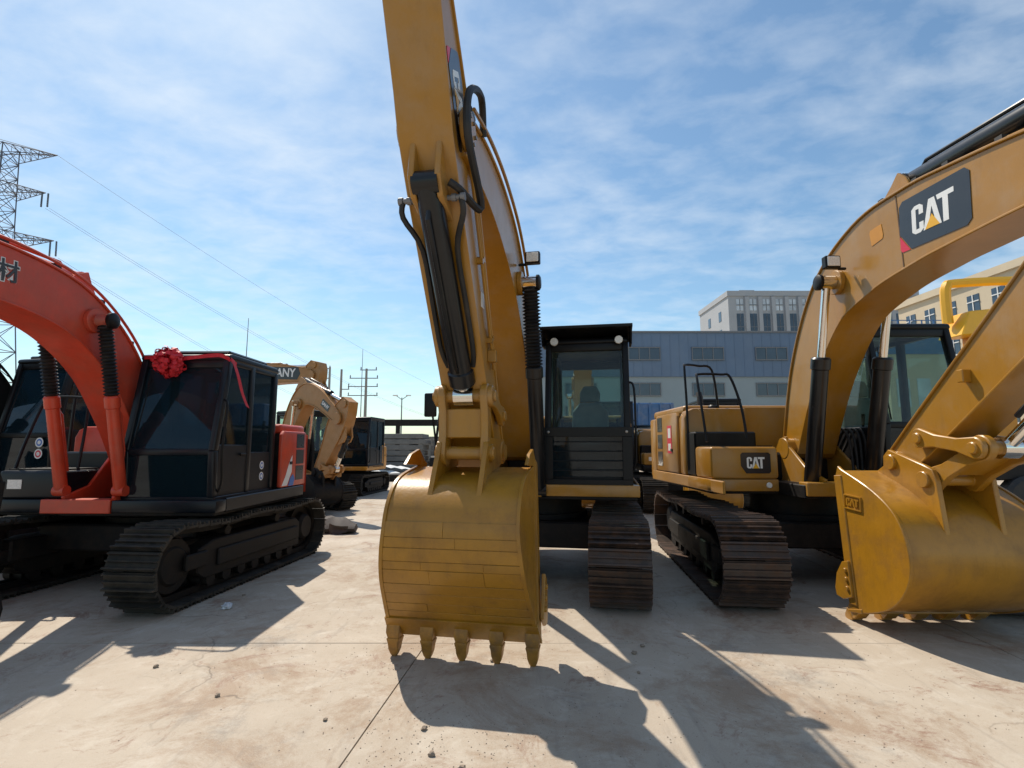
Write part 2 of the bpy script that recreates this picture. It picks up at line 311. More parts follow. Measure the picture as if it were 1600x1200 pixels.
def lettering(txt, parent, c, e1, e2, size, mat, bold=0.0, name='lettering', off=0.003):
    me = text_mesh(txt, size, bold); e1 = Vector(e1).normalized(); e2 = Vector(e2).normalized(); nn = e1.cross(e2)
    M = Matrix(((e1.x,e2.x,nn.x,c[0]+nn.x*off),(e1.y,e2.y,nn.y,c[1]+nn.y*off),(e1.z,e2.z,nn.z,c[2]+nn.z*off),(0,0,0,1)))
    me.transform(M); me.materials.clear(); me.materials.append(MATS[mat]); me.name = name
    return link(name, me, parent)

# ------------------------------------------------------------------ excavator
# machine frame: +x forward (towards the bucket), +y operator's left (cab side), origin on the ground under the swing centre
DEF = dict(paint='yellow', cabm='black', hw=1.25, deck=1.05, hood=2.05, tail=2.0, a=1.42, R=.375, lat=1.0, sw=.6, shoe='track_steel',
           frame='frame_black', cab=(.95, .25, 1.25, 1.13, 2.92), lod=0, swing=0.0, by=-.2, bw=.36, bellows=False, glass='glass', body=None,
           skirt=None, toolbox=None, rodmat='chrome', stickpaint=None, cylmat='cyl_black', bucketmat='yellow_worn')
def excavator(label, group, loc, slope, **kw):
    P = dict(DEF); P.update(kw)
    root = empty('excavator', (loc[0], loc[1], 0), -(math.pi/2 + math.atan(slope)) if kw.get('heading') is None else R(kw['heading']))
    tag(root, label, 'excavator', group)
    P['root'] = root
    for s in (1, -1): track(P, s)
    mb = MB(); mb.box(-.75, .75, -P['lat']+.1, P['lat']-.1, .42, .72)
    for s in (1, -1):
        for q in (1, -1): mb.box(min(q*.5, q*1.15), max(q*.5, q*1.15), s*P['lat']-.22 if s > 0 else s*P['lat']-.0, s*P['lat'] if s > 0 else s*P['lat']+.22, .36, .60)
    mb.build('undercarriage', P['frame'], root, 0.02)
    mb = MB(); mb.lathe((0,0,.70), (0,0,1.1), [(0,.62),(.08,.62),(.08,.55),(P['deck']-.70+.02,.55)], 28); mb.build('swing_bearing', P['frame'], root)
    house(P); cab(P); boom(P); LAST[0] = P
    return root
def track(P, s):
    root, a, Rr, w, y = P['root'], P['a'], P['R'], P['sw'], s*P['lat']
    zc = .045 + Rr
    mb = MB(); mb.prism([(-a+.25, .20), (a-.42, .20), (a-.30, .28), (a-.30, zc+.10), (a-.55, zc+.17), (-a+.35, zc+.17), (-a+.25, zc+.10)], y-.17, y+.17)
    mb.box(-a+.35, a-.6, y+s*.17-.002 if s > 0 else y-.20, y+.20 if s > 0 else y-.17+.002, .30, zc+.06)
    for xx in (a-.22,): mb.box(xx-.2, xx+.12, y-.20, y-.15, zc-.08, zc+.08); mb.box(xx-.2, xx+.12, y+.15, y+.20, zc-.08, zc+.08)
    tr = mb.build('track', P['frame'], root, 0.012)
    def pathpos(d):
        d %= L
        if d < 2*a: x = a - d; z = zc + Rr; z -= .03*(1-math.cos(4*math.pi*d/(2*a)))*.5*(1 if P['lod'] < 2 else 0); return x, z, 0.0, 1.0      # top, front to rear
        d -= 2*a
        if d < math.pi*Rr: t = d/Rr; return -a - Rr*math.sin(t), zc + Rr*math.cos(t), -math.sin(t), math.cos(t)
        d -= math.pi*Rr
        if d < 2*a: return -a + d, zc - Rr, 0.0, -1.0
        d -= 2*a; t = d/Rr; return a + Rr*math.sin(t), zc - Rr*math.cos(t), math.sin(t), -math.cos(t)
    L = 4*a + 2*math.pi*Rr; n = round(L/.178); pitch = L/n
    def shoe(sm, X=lambda v: v):
        h = pitch*.48
        sm.prism([(-h, -.014), (h, -.014), (h, .012), (h*.92, .012), (h*.88, .050), (h*.70, .050), (h*.62, .012), (h*.12, .012), (h*.08, .036), (-h*.08, .036), (-h*.12, .012),
                  (-h*.62, .012), (-h*.70, .038), (-h*.88, .038), (-h*.92, .012), (-h, .012)], -w/2, w/2)
    if P['lod'] < 2:
        sm = MB(); shoe(sm); key = ('shoe', round(pitch, 4), w, P['shoe'])
        if key not in SHARED: SHARED[key] = sm.mesh('track_shoe', [P['shoe']])
        for k in range(n):
            x, z, nx, nz = pathpos((k+.37)*pitch)
            o = link('track_shoe', SHARED[key], tr); o.location = (x, y, z); o.rotation_euler = (random.uniform(-.006,.006), math.atan2(nx, nz), 0)
    else:
        belt = MB()
        for k in range(n):
            x, z, nx, nz = pathpos((k+.37)*pitch); sm = MB(); shoe(sm); ph = math.atan2(nx, nz); c, s_ = math.cos(ph), math.sin(ph)
            belt.add([(x + v[0]*c + v[2]*s_, y + v[1], z - v[0]*s_ + v[2]*c) for v in sm.v], sm.f)
        tag(belt.build('track_shoes', P['shoe'], tr), kind='stuff')
    # chain links under the shoes
    ch = MB(); pts = [pathpos(k*L/60) for k in range(60)]
    for yy in (y-.075, y+.075):
        ch.rings([[(x-nx*.02, yy-.02, z-nz*.02), (x-nx*.02, yy+.02, z-nz*.02), (x-nx*.085, yy+.02, z-nz*.085), (x-nx*.085, yy-.02, z-nz*.085)] for x, z, nx, nz in pts], closed=True)
    ch.build('track_chain', P['frame'], tr)
    r = Rr - .10
    mb = MB(); mb.lathe((a, y-.14, zc), (a, y+.14, zc), [(0,.05),(0,r*.62),(.02,r*.70),(.02,r*.95),(.05,r),(.09,r),(.09,r*1.12),(.19,r*1.12),(.19,r),(.23,r),(.26,r*.95),(.26,r*.70),(.28,r*.62),(.28,.05)], 30); mb.build('idler', P['frame'], tr)
    mb = MB(); mb.lathe((-a, y-.15, zc), (-a, y+.15, zc), [(0,.04),(0,r*.55),(.04,r*.7),(.09,r*.75),(.09,r*1.1),(.19,r*1.1),(.19,r*.75),(.26,r*.7),(.30,r*.55),(.30,.04)], 26); mb.build('sprocket', P['frame'], tr)
    for k in range(7):
        x = -a+.48 + k*(2*a-1.02)/6; mb = MB(); zr = .135+.04
        mb.lathe((x, y-.16, zr), (x, y+.16, zr), [(0,.05),(0,.075),(.06,.075),(.06,.095),(.11,.095),(.11,.07),(.21,.07),(.21,.095),(.26,.095),(.26,.075),(.32,.075),(.32,.05)], 14); mb.build('roller', P['frame'], tr)
    for x in (-.55, .5):
        mb = MB(); mb.lathe((x, y-.13, zc+Rr-.15), (x, y+.13, zc+Rr-.15), [(0,.055),(.26,.055)], 12); mb.box(x-.05, x+.05, y-.03, y+.03, zc+.15, zc+Rr-.19); mb.build('carrier_roller', P['frame'], tr)
SHARED = {}
def house(P):
    root, hw, dk, hd, tl, sw = P['root'], P['hw'], P['deck'], P['hood'], P['tail'], P['swing']
    pm = P['paint']; body = P['body'] or pm; skirt = P['skirt'] or pm; tb = P['toolbox'] or pm
    x1 = P['cab'][0]; F0 = P['bs'][0][0]
    mb = MB(); mb.box(-tl+.55, x1+.02, -.49, hw-.03, dk-.05, dk+.10); mb.box(-tl+.55, P.get('tbx', x1+.05)-.06, -hw+.03, -.49, dk-.045, dk+.095); mb.build('deck', 'frame_black', root, .01, rz=sw)
    for s in (1, -1):
        mb = MB(); y0, y1 = (hw-.03, hw) if s > 0 else (-hw, -hw+.03); mb.box(-tl+.5, x1-.15, y0, y1, dk-.02, dk+.13); mb.build('side_skirt', skirt, root, .01, rz=sw)
    # front sill under the cab and under the toolbox
    mb = MB(); mb.box(x1-.15, x1+.05, P['cab'][1]-.02, hw, dk-.01, dk+.12); mb.build('front_sill', skirt, root, .012, 2, rz=sw)
    tx = P.get('tbx', x1+.05)
    mb = MB(); mb.box(tx-.85, tx-.02, -hw-.002, -.50, dk-.012, dk+.128); mb.build('front_sill', skirt, root, .012, 2, rz=sw)
    mb = MB()
    for yy in (P['by']-P['bw']/2-.10, P['by']+P['bw']/2+.06): mb.prism([(-.2,dk+.08),(x1+.0,dk+.08),(x1+.04,dk+.16),(x1-.3,dk+.26),(F0+.13,P['bs'][0][1]+.02),(F0+.05,P['bs'][0][1]+.15),(F0-.1,P['bs'][0][1]+.12)], yy, yy+.04)
    mb.box(x1-.12, x1+.06, P['by']-P['bw']/2-.3, P['cab'][1]-.03, dk-.02, dk+.13); mb.build('boom_bracket', pm, root, .008, rz=sw)
    # counterweight
    pts = []
    for k in range(15):
        t = -1 + 2*k/14; pts.append((-tl + .42*abs(t)**2.6, t*(hw-.005)))
    cwd, px1 = P.get('cwd', .75), P.get('px1', -.66)
    poly = [(-tl+cwd, -hw+.004)] + pts + [(-tl+cwd, hw-.004)]
    mb = MB(); mb.prism(poly, dk+.02, hd-.14, 'z'); mb.build('counterweight', P.get('cwm', body), root, .035, 2, rz=sw)
    # engine hood and side bodies
    mb = MB(); mb.box(-tl+.30, -.62, -hw+.10, hw-.10, hd-.138, hd); mb.build('engine_hood', body, root, .05, 3, rz=sw)
    mb = MB(); mb.box(-tl+.55, -.60, -hw+.06, hw-.06, dk+.1, hd-.14); mb.build('engine_bay', 'frame_black', root, rz=sw)
    mb = MB(); mb.box(-.599, -.56, -.40, P['cab'][1]-.05, dk+.46, hd-.03); mb.build('engine_cover', body, root, .01, rz=sw)
    for s in (1, -1):
        y0, y1 = (hw-.07, hw-.01) if s > 0 else (-hw+.01, -hw+.07)
        mb = MB(); mb.prism([(-tl+cwd+.01, dk+.14), (px1, dk+.14), (px1, hd-.15), (px1-.06, hd-.10), (-tl+cwd+.05, hd-.10), (-tl+cwd+.01, hd-.14)], y0, y1)
        sp = mb.build('side_panel', body, root, .02, 2, rz=sw)
        for k in range(3):
            v = MB(); zz = dk+.22+k*(hd-dk-.42)/2.6; q = y1 if s > 0 else y0
            v.box(-tl+cwd+.11, -tl+cwd+.37, min(q, q+s*.004), max(q, q+s*.004), zz, zz+(hd-dk)*.2); v.build('vent', 'decal_black', sp)
        v = MB(); q = y1 if s > 0 else y0; v.box(px1-.32, px1-.24, q-.012, q+.012, dk+.45, dk+.49); v.build('latch', 'black', sp)
    # tank and steps on the right, toolbox in front
    mb = MB(); mb.prism([(-hw+.02, dk+.13), (-.42, dk+.13), (-.42, hd-.06), (-hw+.16, hd-.06), (-hw+.07, hd-.10), (-hw+.02, hd-.20)], -.60, .02+tx-1.0, 'x'); tk = mb.build('fuel_tank', body, root, .03, 2, rz=sw)
    v = MB(); v.lathe((tx-1.20, -.8, hd-.08), (tx-1.20, -.8, hd+.02), [(0,.07),(.06,.07),(.08,.05)], 14); v.build('filler_cap', 'black', tk)
    mb = MB(); mb.box(tx-.98, tx-.64, -hw+.04, -.46, dk+.13, dk+P.get('tbh', .44)+.20); st = mb.build('step_box', P.get('stepm', 'black'), root, .02, rz=sw)
    mb = MB(); mb.box(tx-.60, tx-.04, -hw+.02, -.48, dk+.13, dk+P.get('tbh', .44)); t = mb.build('toolbox', tb, root, .04, 3, rz=sw); P['tb'] = t
    v = MB(); v.box(tx-.56, tx-.1, -hw+.08, -.52, dk+P.get('tbh', .44), dk+P.get('tbh', .44)+.015)
    for k in range(5): v.cyl((tx-.5+k*.07, -hw+.14, dk+P.get('tbh', .44)+.015), (tx-.5+k*.07, -hw+.14, dk+P.get('tbh', .44)+.023), .012, 8)
    v.build('tread_plate', 'black', t)
    v = MB(); v.lathe((tx-.04, -hw+.70, dk+.06), (tx+.0, -hw+.70, dk+.06), [(0,.035),(.03,.035),(.04,.028)], 16) if P.get('sill_lamp') else v.box(tx-.05, tx-.035, -hw+.14, -hw+.30, dk+.24, dk+.34)
    v.build('lamp', 'lamp_glass', t)
    # handrails
    def rail(pts, name='handrail', r=.017, m='black', ox=tx-1.0):
        mb = MB(); mb.tube(catmull([(p[0]+ox, p[1], p[2]) for p in pts], 5), r, 8); return mb.build(name, m, root, rz=sw)
    z0 = dk+P.get('railz', .40)
    if P['lod'] < 2:
        rail([(.80, -hw+.04, z0), (.70, -hw+.04, z0+.35), (.52, -hw+.05, z0+.83), (.44, -hw+.10, z0+.90), (.42, -hw+.4, z0+.90), (.44, -hw+.52, z0+.86), (.55, -hw+.60, z0+.45), (.62, -hw+.62, z0+.05)])
        rail([(.10, -hw+.04, dk+.2), (.10, -hw+.04, z0+.5), (.06, -hw+.04, z0+1.02), (-.02, -hw+.08, z0+1.10), (-.12, -hw+.30, z0+1.10), (-.14, -hw+.5, z0+1.04), (-.12, -hw+.56, z0+.5), (-.12, -hw+.56, hd-.08)])
    # mirror on the right front corner
    if P.get('mirror', True):
        mb = MB(); mb.tube([(tx-.25, -hw+.06, dk+.44), (tx-.22, -hw+.0, dk+.95), (tx-.2, -hw-.02, dk+1.0)], .013, 8); mo = mb.build('mirror_arm', 'black', root, rz=sw)
        v = MB(); v.box(tx-.22, tx-.17, -hw-.10, -hw+.06, dk+.92, dk+1.22); v.build('mirror', 'black', mo, .02, 2)
    # exhaust
    mb = MB(); mb.tube([(-tl+.75, -.55, hd-.02), (-tl+.75, -.55, hd+.22), (-tl+.70, -.55, hd+.30)], .05, 12); mb.build('exhaust', 'rubber', root, rz=sw)
    # valve block and hoses between boom foot and cab
    mb = MB(); mb.box(-.55, .25, -.40, P['cab'][1]-.08, dk+.1, dk+.45); mb.build('valve_block', 'frame_black', root, .03, rz=sw)
    if P['lod'] < 2:
        for k in range(4):
            y = P['by'] + .24 + .05*k
            rail([(.35, y, dk+.40), (.55+.03*k, y+.02, dk+.72), (.75+.02*k, y+.01, dk+.62), (.82, y, dk+.18)], 'hose', .016, 'rubber', 0)
def cab(P):
    root, sw = P['root'], P['swing']; x1, y0, y1, zb, zt = P['cab']; xb = x1-P.get('cabl', 1.62); h = zt-zb; cm = P['cabm']; gl = P['glass']; inset = .05
    zs = zb + .36*h                                        # sill of the windscreen
    fb, fm, ft = (x1-.06, zb), (x1, zs), (x1-.20, zt-.08)  # front line of the cab
    mb = MB()
    mb.prism([(xb, zb), (x1-.06, zb), (x1-.04, zb+.13), (xb, zb+.13)], y0, y1)            # floor tub
    def post(a, b, w=.075, d=.09):
        for y in (y0, y1-w):
            mb.prism([(a[0]-d, a[1]), (a[0], a[1]), (b[0], b[1]), (b[0]-d, b[1])], y, y+w)
    post((x1-.035, zb+.12), fm); post(fm, (ft[0], ft[1]+.02))
    post((xb+.62+.09, zb+.12), (xb+.62+.09, zt-.08)); post((xb+.09, zb+.12), (xb+.09, zt-.08))
    for y in (y0, y1-.075):
        mb.box(xb+.05, x1-.22, y+.003, y+.072, zt-.13, zt-.07); 
    for xx, z in ((x1-.085, zs-.05), (xb+.01, zs+.1)): mb.box(xx, xx+.07, y0+.05, y1-.05, z, z+.075)
    mb.box(ft[0]-.09, ft[0]-.005, y0+.05, y1-.05, zt-.17, zt-.07); mb.box(xb+.01, xb+.08, y0+.05, y1-.05, zt-.2, zt-.07)
    mb.box(xb+.02, xb+.06, y0+.05, y1-.05, zb+.1, zs+.12)                                   # rear lower panel
    mb.box(xb+.05, x1-.10, y0+.012, y0+.045, zb+.1, zs-.02)                                 # right lower panel
    c = mb.build('cab', cm, root, .022, 3, rz=sw)
    mb = MB(); mb.prism([(xb-.01, zt-.08), (ft[0]+.02, zt-.08), (ft[0]+.01, zt-.02), (ft[0]-.06, zt), (xb+.05, zt), (xb-.01, zt-.03)], y0-.006, y1+.006)
    mb.build('roof', cm, c, .034, 4)
    def pane(name, a, b, ya, yb, t=.006, m=gl):
        q = MB(); q.prism([(a[0]-t, a[1]), (a[0], a[1]), (b[0], b[1]), (b[0]-t, b[1])], ya, yb); return q.build(name, m, c)
    pane('windscreen', (x1-.03, zs+.02), (ft[0]-.03, zt-.15), y0+.06, y1-.06)
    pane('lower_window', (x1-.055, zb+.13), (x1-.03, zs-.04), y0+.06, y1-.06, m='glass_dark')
    pane('rear_window', (xb+.05, zs+.16), (xb+.05, zt-.18), y0+.06, y1-.06)
    def side(name, xa, xbb, za, y, m=gl, topx=None):
        q = MB(); q.prism([(xa, za), (xbb, za), ((topx or xbb), zt-.12), (xa, zt-.12)], y, y+.006); return q.build(name, m, c)
    side('side_window', xb+.08, x1-.10, zs, y0+.03, topx=ft[0]-.1)
    side('side_window', xb+.09, xb+.62, zs-.05, y1-.04)
    # door on the left: lower panel, window, handle, grab rail
    mb = MB(); mb.prism([(xb+.70, zb+.1), (x1-.13, zb+.1), (x1-.10, zs), (x1-.10, zs+.07), (xb+.70, zs+.07)], y1-.035, y1-.012); d = mb.build('door', cm, c, .008)
    side('door_window', xb+.72, x1-.11, zs+.07, y1-.03, topx=ft[0]-.1)
    mb = MB(); mb.box(xb+.75, xb+.88, y1-.012, y1+.012, zs-.06, zs-.03); mb.build('door_handle', 'black', c, .006)
    mb = MB(); mb.tube(catmull([(x1-.12, y1+.0, zb+.18), (x1-.10, y1+.05, zb+.3), (x1-.06, y1+.055, zs), (x1-.12, y1+.05, zs+.5), (x1-.14, y1, zs+.58)], 4), .013, 8); mb.build('grab_rail', 'black', c)
    mb = MB(); mb.box(xb+.05, xb+.62, y1-.05, y1-.02, zb+.1, zs-.02); mb.build('side_panel', cm, c, .008)
    if P.get('guard'):      # black bolted frame and bars over the lower window
        mb = MB(); f = .10
        for ya, yb, za, zz in ((y0-.01, y1+.01, zb-.05, zb+.10), (y0-.01, y1+.01, zs-.06, zs+.05), (y0-.01, y0+f, zb+.10, zs-.06), (y1-f, y1+.01, zb+.10, zs-.06)): mb.box(x1+.005, x1+.03, ya, yb, za, zz)
        g = mb.build('window_guard', cm, c, .004)
        for k in range(4):
            z = zb+.2+k*(zs-zb-.32)/3; q = MB(); q.tube([(x1+.015, y0+.05, z), (x1+.015, y1-.05, z)], .0045, 6); q.build('guard_bar', cm, c)
        for ya in (y0+.05, y1-.05):
            for z in (zb+.0, zs-.005): q = MB(); q.lathe((x1+.03, ya, z), (x1+.045, ya, z), [(0,.016),(.01,.016),(.015,.008)], 10); q.build('bolt', 'steel', c)
    if P.get('visor'):
        mb = MB(); mb.prism([(ft[0]-.35, zt+.015), (ft[0]+.16, zt+.11), (ft[0]+.20, zt+.11), (ft[0]+.20, zt+.075), (ft[0]-.35, zt-.01)], y0-.05, y1+.05)
        for y in (y0-.045, y1+.02): mb.prism([(ft[0]-.3, zt-.01), (ft[0]+.19, zt+.1), (ft[0]+.02, zt-.1), (ft[0]-.2, zt-.1)], y, y+.025)
        mb.build('visor', cm, c, .004)
        for ya in (y0+.11, y1-.11):
            q = MB(); q.lathe((ft[0]-.0, ya, zt-.055), (ft[0]+.08, ya, zt-.055), [(0,.03),(.03,.048),(.07,.05),(.08,.045)], 16); q.build('work_lamp', 'lamp_glass', c)
    if P.get('lid', 0):
        mb = MB(); mb.box(xb+.2, ft[0]-.1, y0+.06, y1-.06, zt, zt+.05); mb.build('roof_hatch', cm, c, .02)
    # inside
    if P['lod'] < 2:
        xs = xb+.45; ys = (y0+y1)/2
        mb = MB(); mb.box(xs, xs+.5, ys-.25, ys+.25, zb+.38, zb+.52); mb.box(xs+.08, xs+.4, ys-.18, ys+.18, zb+.13, zb+.38); s = mb.build('seat', 'seat_grey', c, .05, 3)
        mb = MB(); mb.prism([(ys-.26, zb+.50), (ys+.26, zb+.50), (ys+.24, zb+.95), (ys+.14, zb+1.07), (ys-.14, zb+1.07), (ys-.24, zb+.95)], xs-.06, xs+.07, 'x'); mb.build('backrest', 'seat_grey', c, .04, 3)
        mb = MB(); mb.prism([(ys-.13, zb+1.08), (ys+.13, zb+1.08), (ys+.14, zb+1.2), (ys+.09, zb+1.30), (ys-.09, zb+1.30), (ys-.14, zb+1.2)], xs-.07, xs+.03, 'x'); mb.build('headrest', 'seat_grey', c, .03, 3)
        for yy in (ys-.40, ys+.30): mb = MB(); mb.box(xs+.1, xs+.65, yy, yy+.11, zb+.2, zb+.62); mb.build('console', 'black', c, .02)
        mb = MB(); mb.tube([(xs+.55, ys-.34, zb+.6), (xs+.58, ys-.34, zb+.82)], [.012, .022], 8); mb.tube([(xs+.55, ys+.36, zb+.6), (xs+.58, ys+.36, zb+.82)], [.012, .022], 8); mb.build('joystick', 'black', c)
        mb = MB(); mb.tube([(x1-.03, y0+.10, zs+.05), (ft[0]-.005, y0+.13, zt-.3)], .008, 6); mb.build('wiper', 'black', c)
    P['cab_o'] = c
def hyd(P, name, p0, p1, y, Lb, rb, rr, bellows=False, barrel=None, rod=None, y2=None):
    """hydraulic cylinder from base pin p0 to rod pin p1 (x, z), barrel length Lb"""
    root, sw = P['root'], P['swing']; a, b = Vector((p0[0], y, p0[1])), Vector((p1[0], y if y2 is None else y2, p1[1])); t = (b-a).normalized(); L = (b-a).length
    Lb = min(Lb, L-.1)
    mb = MB(); mb.lathe(a, b, [(0,.02),(0,rb*.8),(.04,rb),(Lb-.14,rb),(Lb-.13,rb*1.17),(Lb-.02,rb*1.17),(Lb,rb*.95),(Lb,rr)], 20)
    mb.cyl(a+Vector((0,-rb*1.0,0)), a+Vector((0,rb*1.0,0)), rb*.95, 16)
    pt = t.cross(Vector((0,1,0))).normalized()
    mb.tube([a+t*.16+pt*rb*.9, a+t*.20+pt*(rb+.035), a+t*(Lb-.22)+pt*(rb+.035), a+t*(Lb-.16)+pt*rb*.9], .018, 8)
    c = mb.build(name, barrel or P['cylmat'], root, rz=sw)
    q = MB(); q.lathe(a+t*(Lb-.02), b, [(0,rr),(L-Lb+.02,rr)], 14); q.cyl(b+Vector((0,-rb*.9,0)), b+Vector((0,rb*.9,0)), rr*1.75, 16); q.build('rod', rod or P['rodmat'], c)
    if bellows:
        prof = []; Lw = L-Lb-.06; n = max(8, int(Lw/.036))
        for k in range(n): prof += [(k*Lw/n, rb*.82), ((k+.5)*Lw/n, rb*1.22)]
        prof = [(0, rr)] + prof + [(Lw, rb*.8), (Lw, rr)]
        q = MB(); q.lathe(a+t*Lb, b, prof, 18); q.build('bellows', 'rubber', c)
    return c
def boom(P):
    root, sw, y, w = P['root'], P['swing'], P['by'], P['bw']; pm = P['paint']; bs = P['bs']
    st = catmull(bs, 7); mb = MB(); up, lo = box_beam(mb, st, y, w)
    F, T, Q = bs[0], bs[-1], P['Q']
    mb.cyl((F[0], y-w*.75, F[1]), (F[0], y+w*.75, F[1]), .13, 18)
    for s in (-1, 1): mb.cyl((T[0], y+s*(w/2+.004), T[1]), (T[0], y+s*(w/2+.055), T[1]), .14, 20)
    cp = P['cp']; mb.cyl((cp[0], y-w/2-.21, cp[1]), (cp[0], y+w/2+.21, cp[1]), .062, 16)
    for s in (-1, 1): mb.cyl((cp[0], y+s*w/2, cp[1]), (cp[0], y+s*(w/2+.05), cp[1]), .13, 18)
    # bracket on top for the stick cylinder
    ki = P.get('kb', int(len(st)*.52)); kb = up[ki]; kt = Vector((up[ki+1][0]-kb[0], up[ki+1][1]-kb[1])).normalized(); kn = Vector((-kt.y, kt.x))
    kc = Vector(kb) + kn*.16
    for s in (-1, 1):
        A, B_, C_ = Vector(kb)-kt*.30-kn*.01, Vector(kb)+kt*.18-kn*.01, kc
        mb.prism([tuple(A), tuple(B_), tuple(C_+kt*.10), tuple(C_+kn*.09), tuple(C_-kt*.09)], y+s*.10-.018, y+s*.10+.018)
    bo = mb.build('boom', pm, root, .006, rz=sw); P['boom_o'] = bo; P['up'], P['lo'], P['st'] = up, lo, st
    for s in (-1, 1):
        if P['lod'] < 2: v = MB(); v.lathe((cp[0], y+s*(w/2+.20), cp[1]), (cp[0], y+s*(w/2+.245), cp[1]), [(0,.085),(.03,.085),(.045,.06)], 16); v.build('pin_cap', 'black', bo)
    # boom cylinders
    bb = P['cb']
    for s in (-1, 1): hyd(P, 'boom_cylinder', bb, cp, y+s*(w/2+.13), P['cl'], P.get('cr', .075), .042, P['bellows'], P.get('boomcyl'))
    # stick
    q, t = Vector(Q), Vector(T[:2]); u = (t-q).normalized(); L = (t-q).length; sp = P['stickpaint'] or pm; wl = P.get('sww', w-.04)
    def S(d, n): v = q + u*d + Vector((-u.y, u.x))*n; return (v.x, v.y)   # n>0 = back (machine side)
    ext = P.get('ext', .85)
    prof = [(-.10,.10,.11),(.02,.13,.14),(.35,.15,.17),(L*.5,.20,.22),(L-.35,.27,.27),(L,.30,.27),(L+.25,.24,.22),(L+ext,.12,.12)]
    ss = [(*S(d, 0), bk, fr) for d, bk, fr in prof]
    mb = MB(); box_beam(mb, ss, y, wl, .016, .02)
    mb.cyl((q.x, y-wl*.62, q.y), (q.x, y+wl*.62, q.y), .10, 18)
    lu = L-.30
    for s in (-1, 1):
        a0, a1, a2, a3 = S(lu-.28, -.26), S(lu+.30, -.25), S(lu+.06, -.44), S(lu-.08, -.44); mb.prism([a0, a1, a2, a3], y+s*.09-.02, y+s*.09+.02)
        e = L+ext-.12; mb.cyl((S(e,.0)[0], y+s*.02, S(e,.0)[1]), (S(e,.0)[0], y+s*(wl/2+.03), S(e,.0)[1]), .09, 16)
    so = mb.build('stick', sp, root, .006, rz=sw); P['stick_o'] = so; P['S'] = S; P['sL'] = L; P['wl'] = wl
    for k, d in enumerate((.35, .62) if P['lod'] < 2 else ()):
        for s in ((-1, 1) if k == 0 else (-1,)):
            c = S(L*d, .02); v = MB(); v.box(-.03, .03, 0, .07, -.05, .05); v.v = [(c[0]+p[0], y+s*(wl/2-.002)+s*p[1], c[1]+p[2]) for p in v.v]; v.build('hose_bracket', sp, so, .006)
    if P['lod'] < 2:
        for k in range(2):
            v = MB(); pts = [(S(d_, .04+.05*k)[0], y+wl/2+.03, S(d_, .04+.05*k)[1]) for d_ in (L*.30, L*.5, L*.7, L-.15)]; v.tube(pts, .012, 6)
            for d_ in (L*.4, L*.65): c = S(d_, .04+.05*k); v.box(c[0]-.02, c[0]+.02, y+wl/2-.001, y+wl/2+.045, c[1]-.02, c[1]+.02)
            v.build('hydraulic_line', sp, so)
        c = S(L*.52, -.03); v = MB(); flat_shapes(v, [[(0,0),(1,0),(1,1),(0,1)]], (c[0], y+wl/2+.001, c[1]), (-1,0,0), (0,0,1), .09, .12, .0, .002, 0); v.build('warning_label', 'decal_white', so)
    # stick cylinder on top of the boom
    e = S(L+ext-.12, 0); d = (Vector(e)-kc).length; hyd(P, 'stick_cylinder', (kc.x, kc.y), e, y, P.get('scl', d*.62), .082, .05)
    # bucket linkage
    A, Bp, I = P['A'], P['Bp'], P['I']
    for s in (-1, 1):
        mb = MB(); link_bar(mb, I, A, y+s*(wl/2+.045), .045, .085); mb.build('idler_link', sp, root, .008, rz=sw)
    mb = MB(); ww = P.get('plw', .15)
    for s in (-1, 1): link_bar(mb, A, Bp, y+s*ww, .06, .10)
    va, vb = Vector(A), Vector(Bp); dd = (vb-va).normalized(); nn = Vector((-dd.y, dd.x)); m0, m1 = va+dd*.10, vb-dd*.12
    mb.prism([tuple(m0+nn*.02), tuple(m1+nn*.02), tuple(m1-nn*.045), tuple(m0-nn*.045)], y-ww, y+ww)
    for p in (A, Bp): mb.cyl((p[0], y-ww-.07, p[1]), (p[0], y+ww+.07, p[1]), .052, 16)
    mb.build('power_link', sp, root, .008, rz=sw)
    c0 = S(lu, -.38); d = (Vector(A)-Vector(c0)).length
    bc = hyd(P, 'bucket_cylinder', c0, A, y, P.get('bcl', d*.62), P.get('bcr', .075), .046, barrel=P.get('bccm'))
    if P['lod'] < 2:
        for s in (-1, 1):
            f0 = S(lu-.10, -.34); v = MB(); yy = y+s*(wl/2+.0); v.lathe((f0[0], y+s*.09, f0[1]), (f0[0], y+s*(wl/2+.06), f0[1]), [(0,.018),(.05,.018),(.05,.026),(.08,.026),(.08,.019),(wl/2-.06,.019),(wl/2-.06,.028),(wl/2-.03,.028)], 10)
            v.build('hose_fitting', 'galv', bc)
            Av = Vector((A[0], A[1])); f1 = Vector(f0); g = lambda q_: f1.lerp(Av, q_)
            hp = [(f0[0], y+s*(wl/2+.03), f0[1]), (f0[0]-.03, y+s*(wl/2+.04), f0[1]-.10)] + [(g(q_).x, y+s*.125, g(q_).y) for q_ in (.22, .5, .72)] + [(g(.82).x-.03, y+s*.10, g(.82).y)]
            v = MB(); v.tube(catmull(hp, 4), .02, 8); v.build('hose', 'rubber', bc)
        for pc, rr_ in (((T[0], T[1]), .09), ((cp[0], cp[1]), .0)):
            for s in ((-1, 1) if rr_ else ()):
                for k in range(6): an = k*math.pi/3; v = MB(); p_ = (pc[0]+math.cos(an)*rr_, y+s*(w/2+.055), pc[1]+math.sin(an)*rr_); v.cyl(p_, (p_[0], p_[1]+s*.014, p_[2]), .014, 6); v.build('bolt', 'steel', bo)
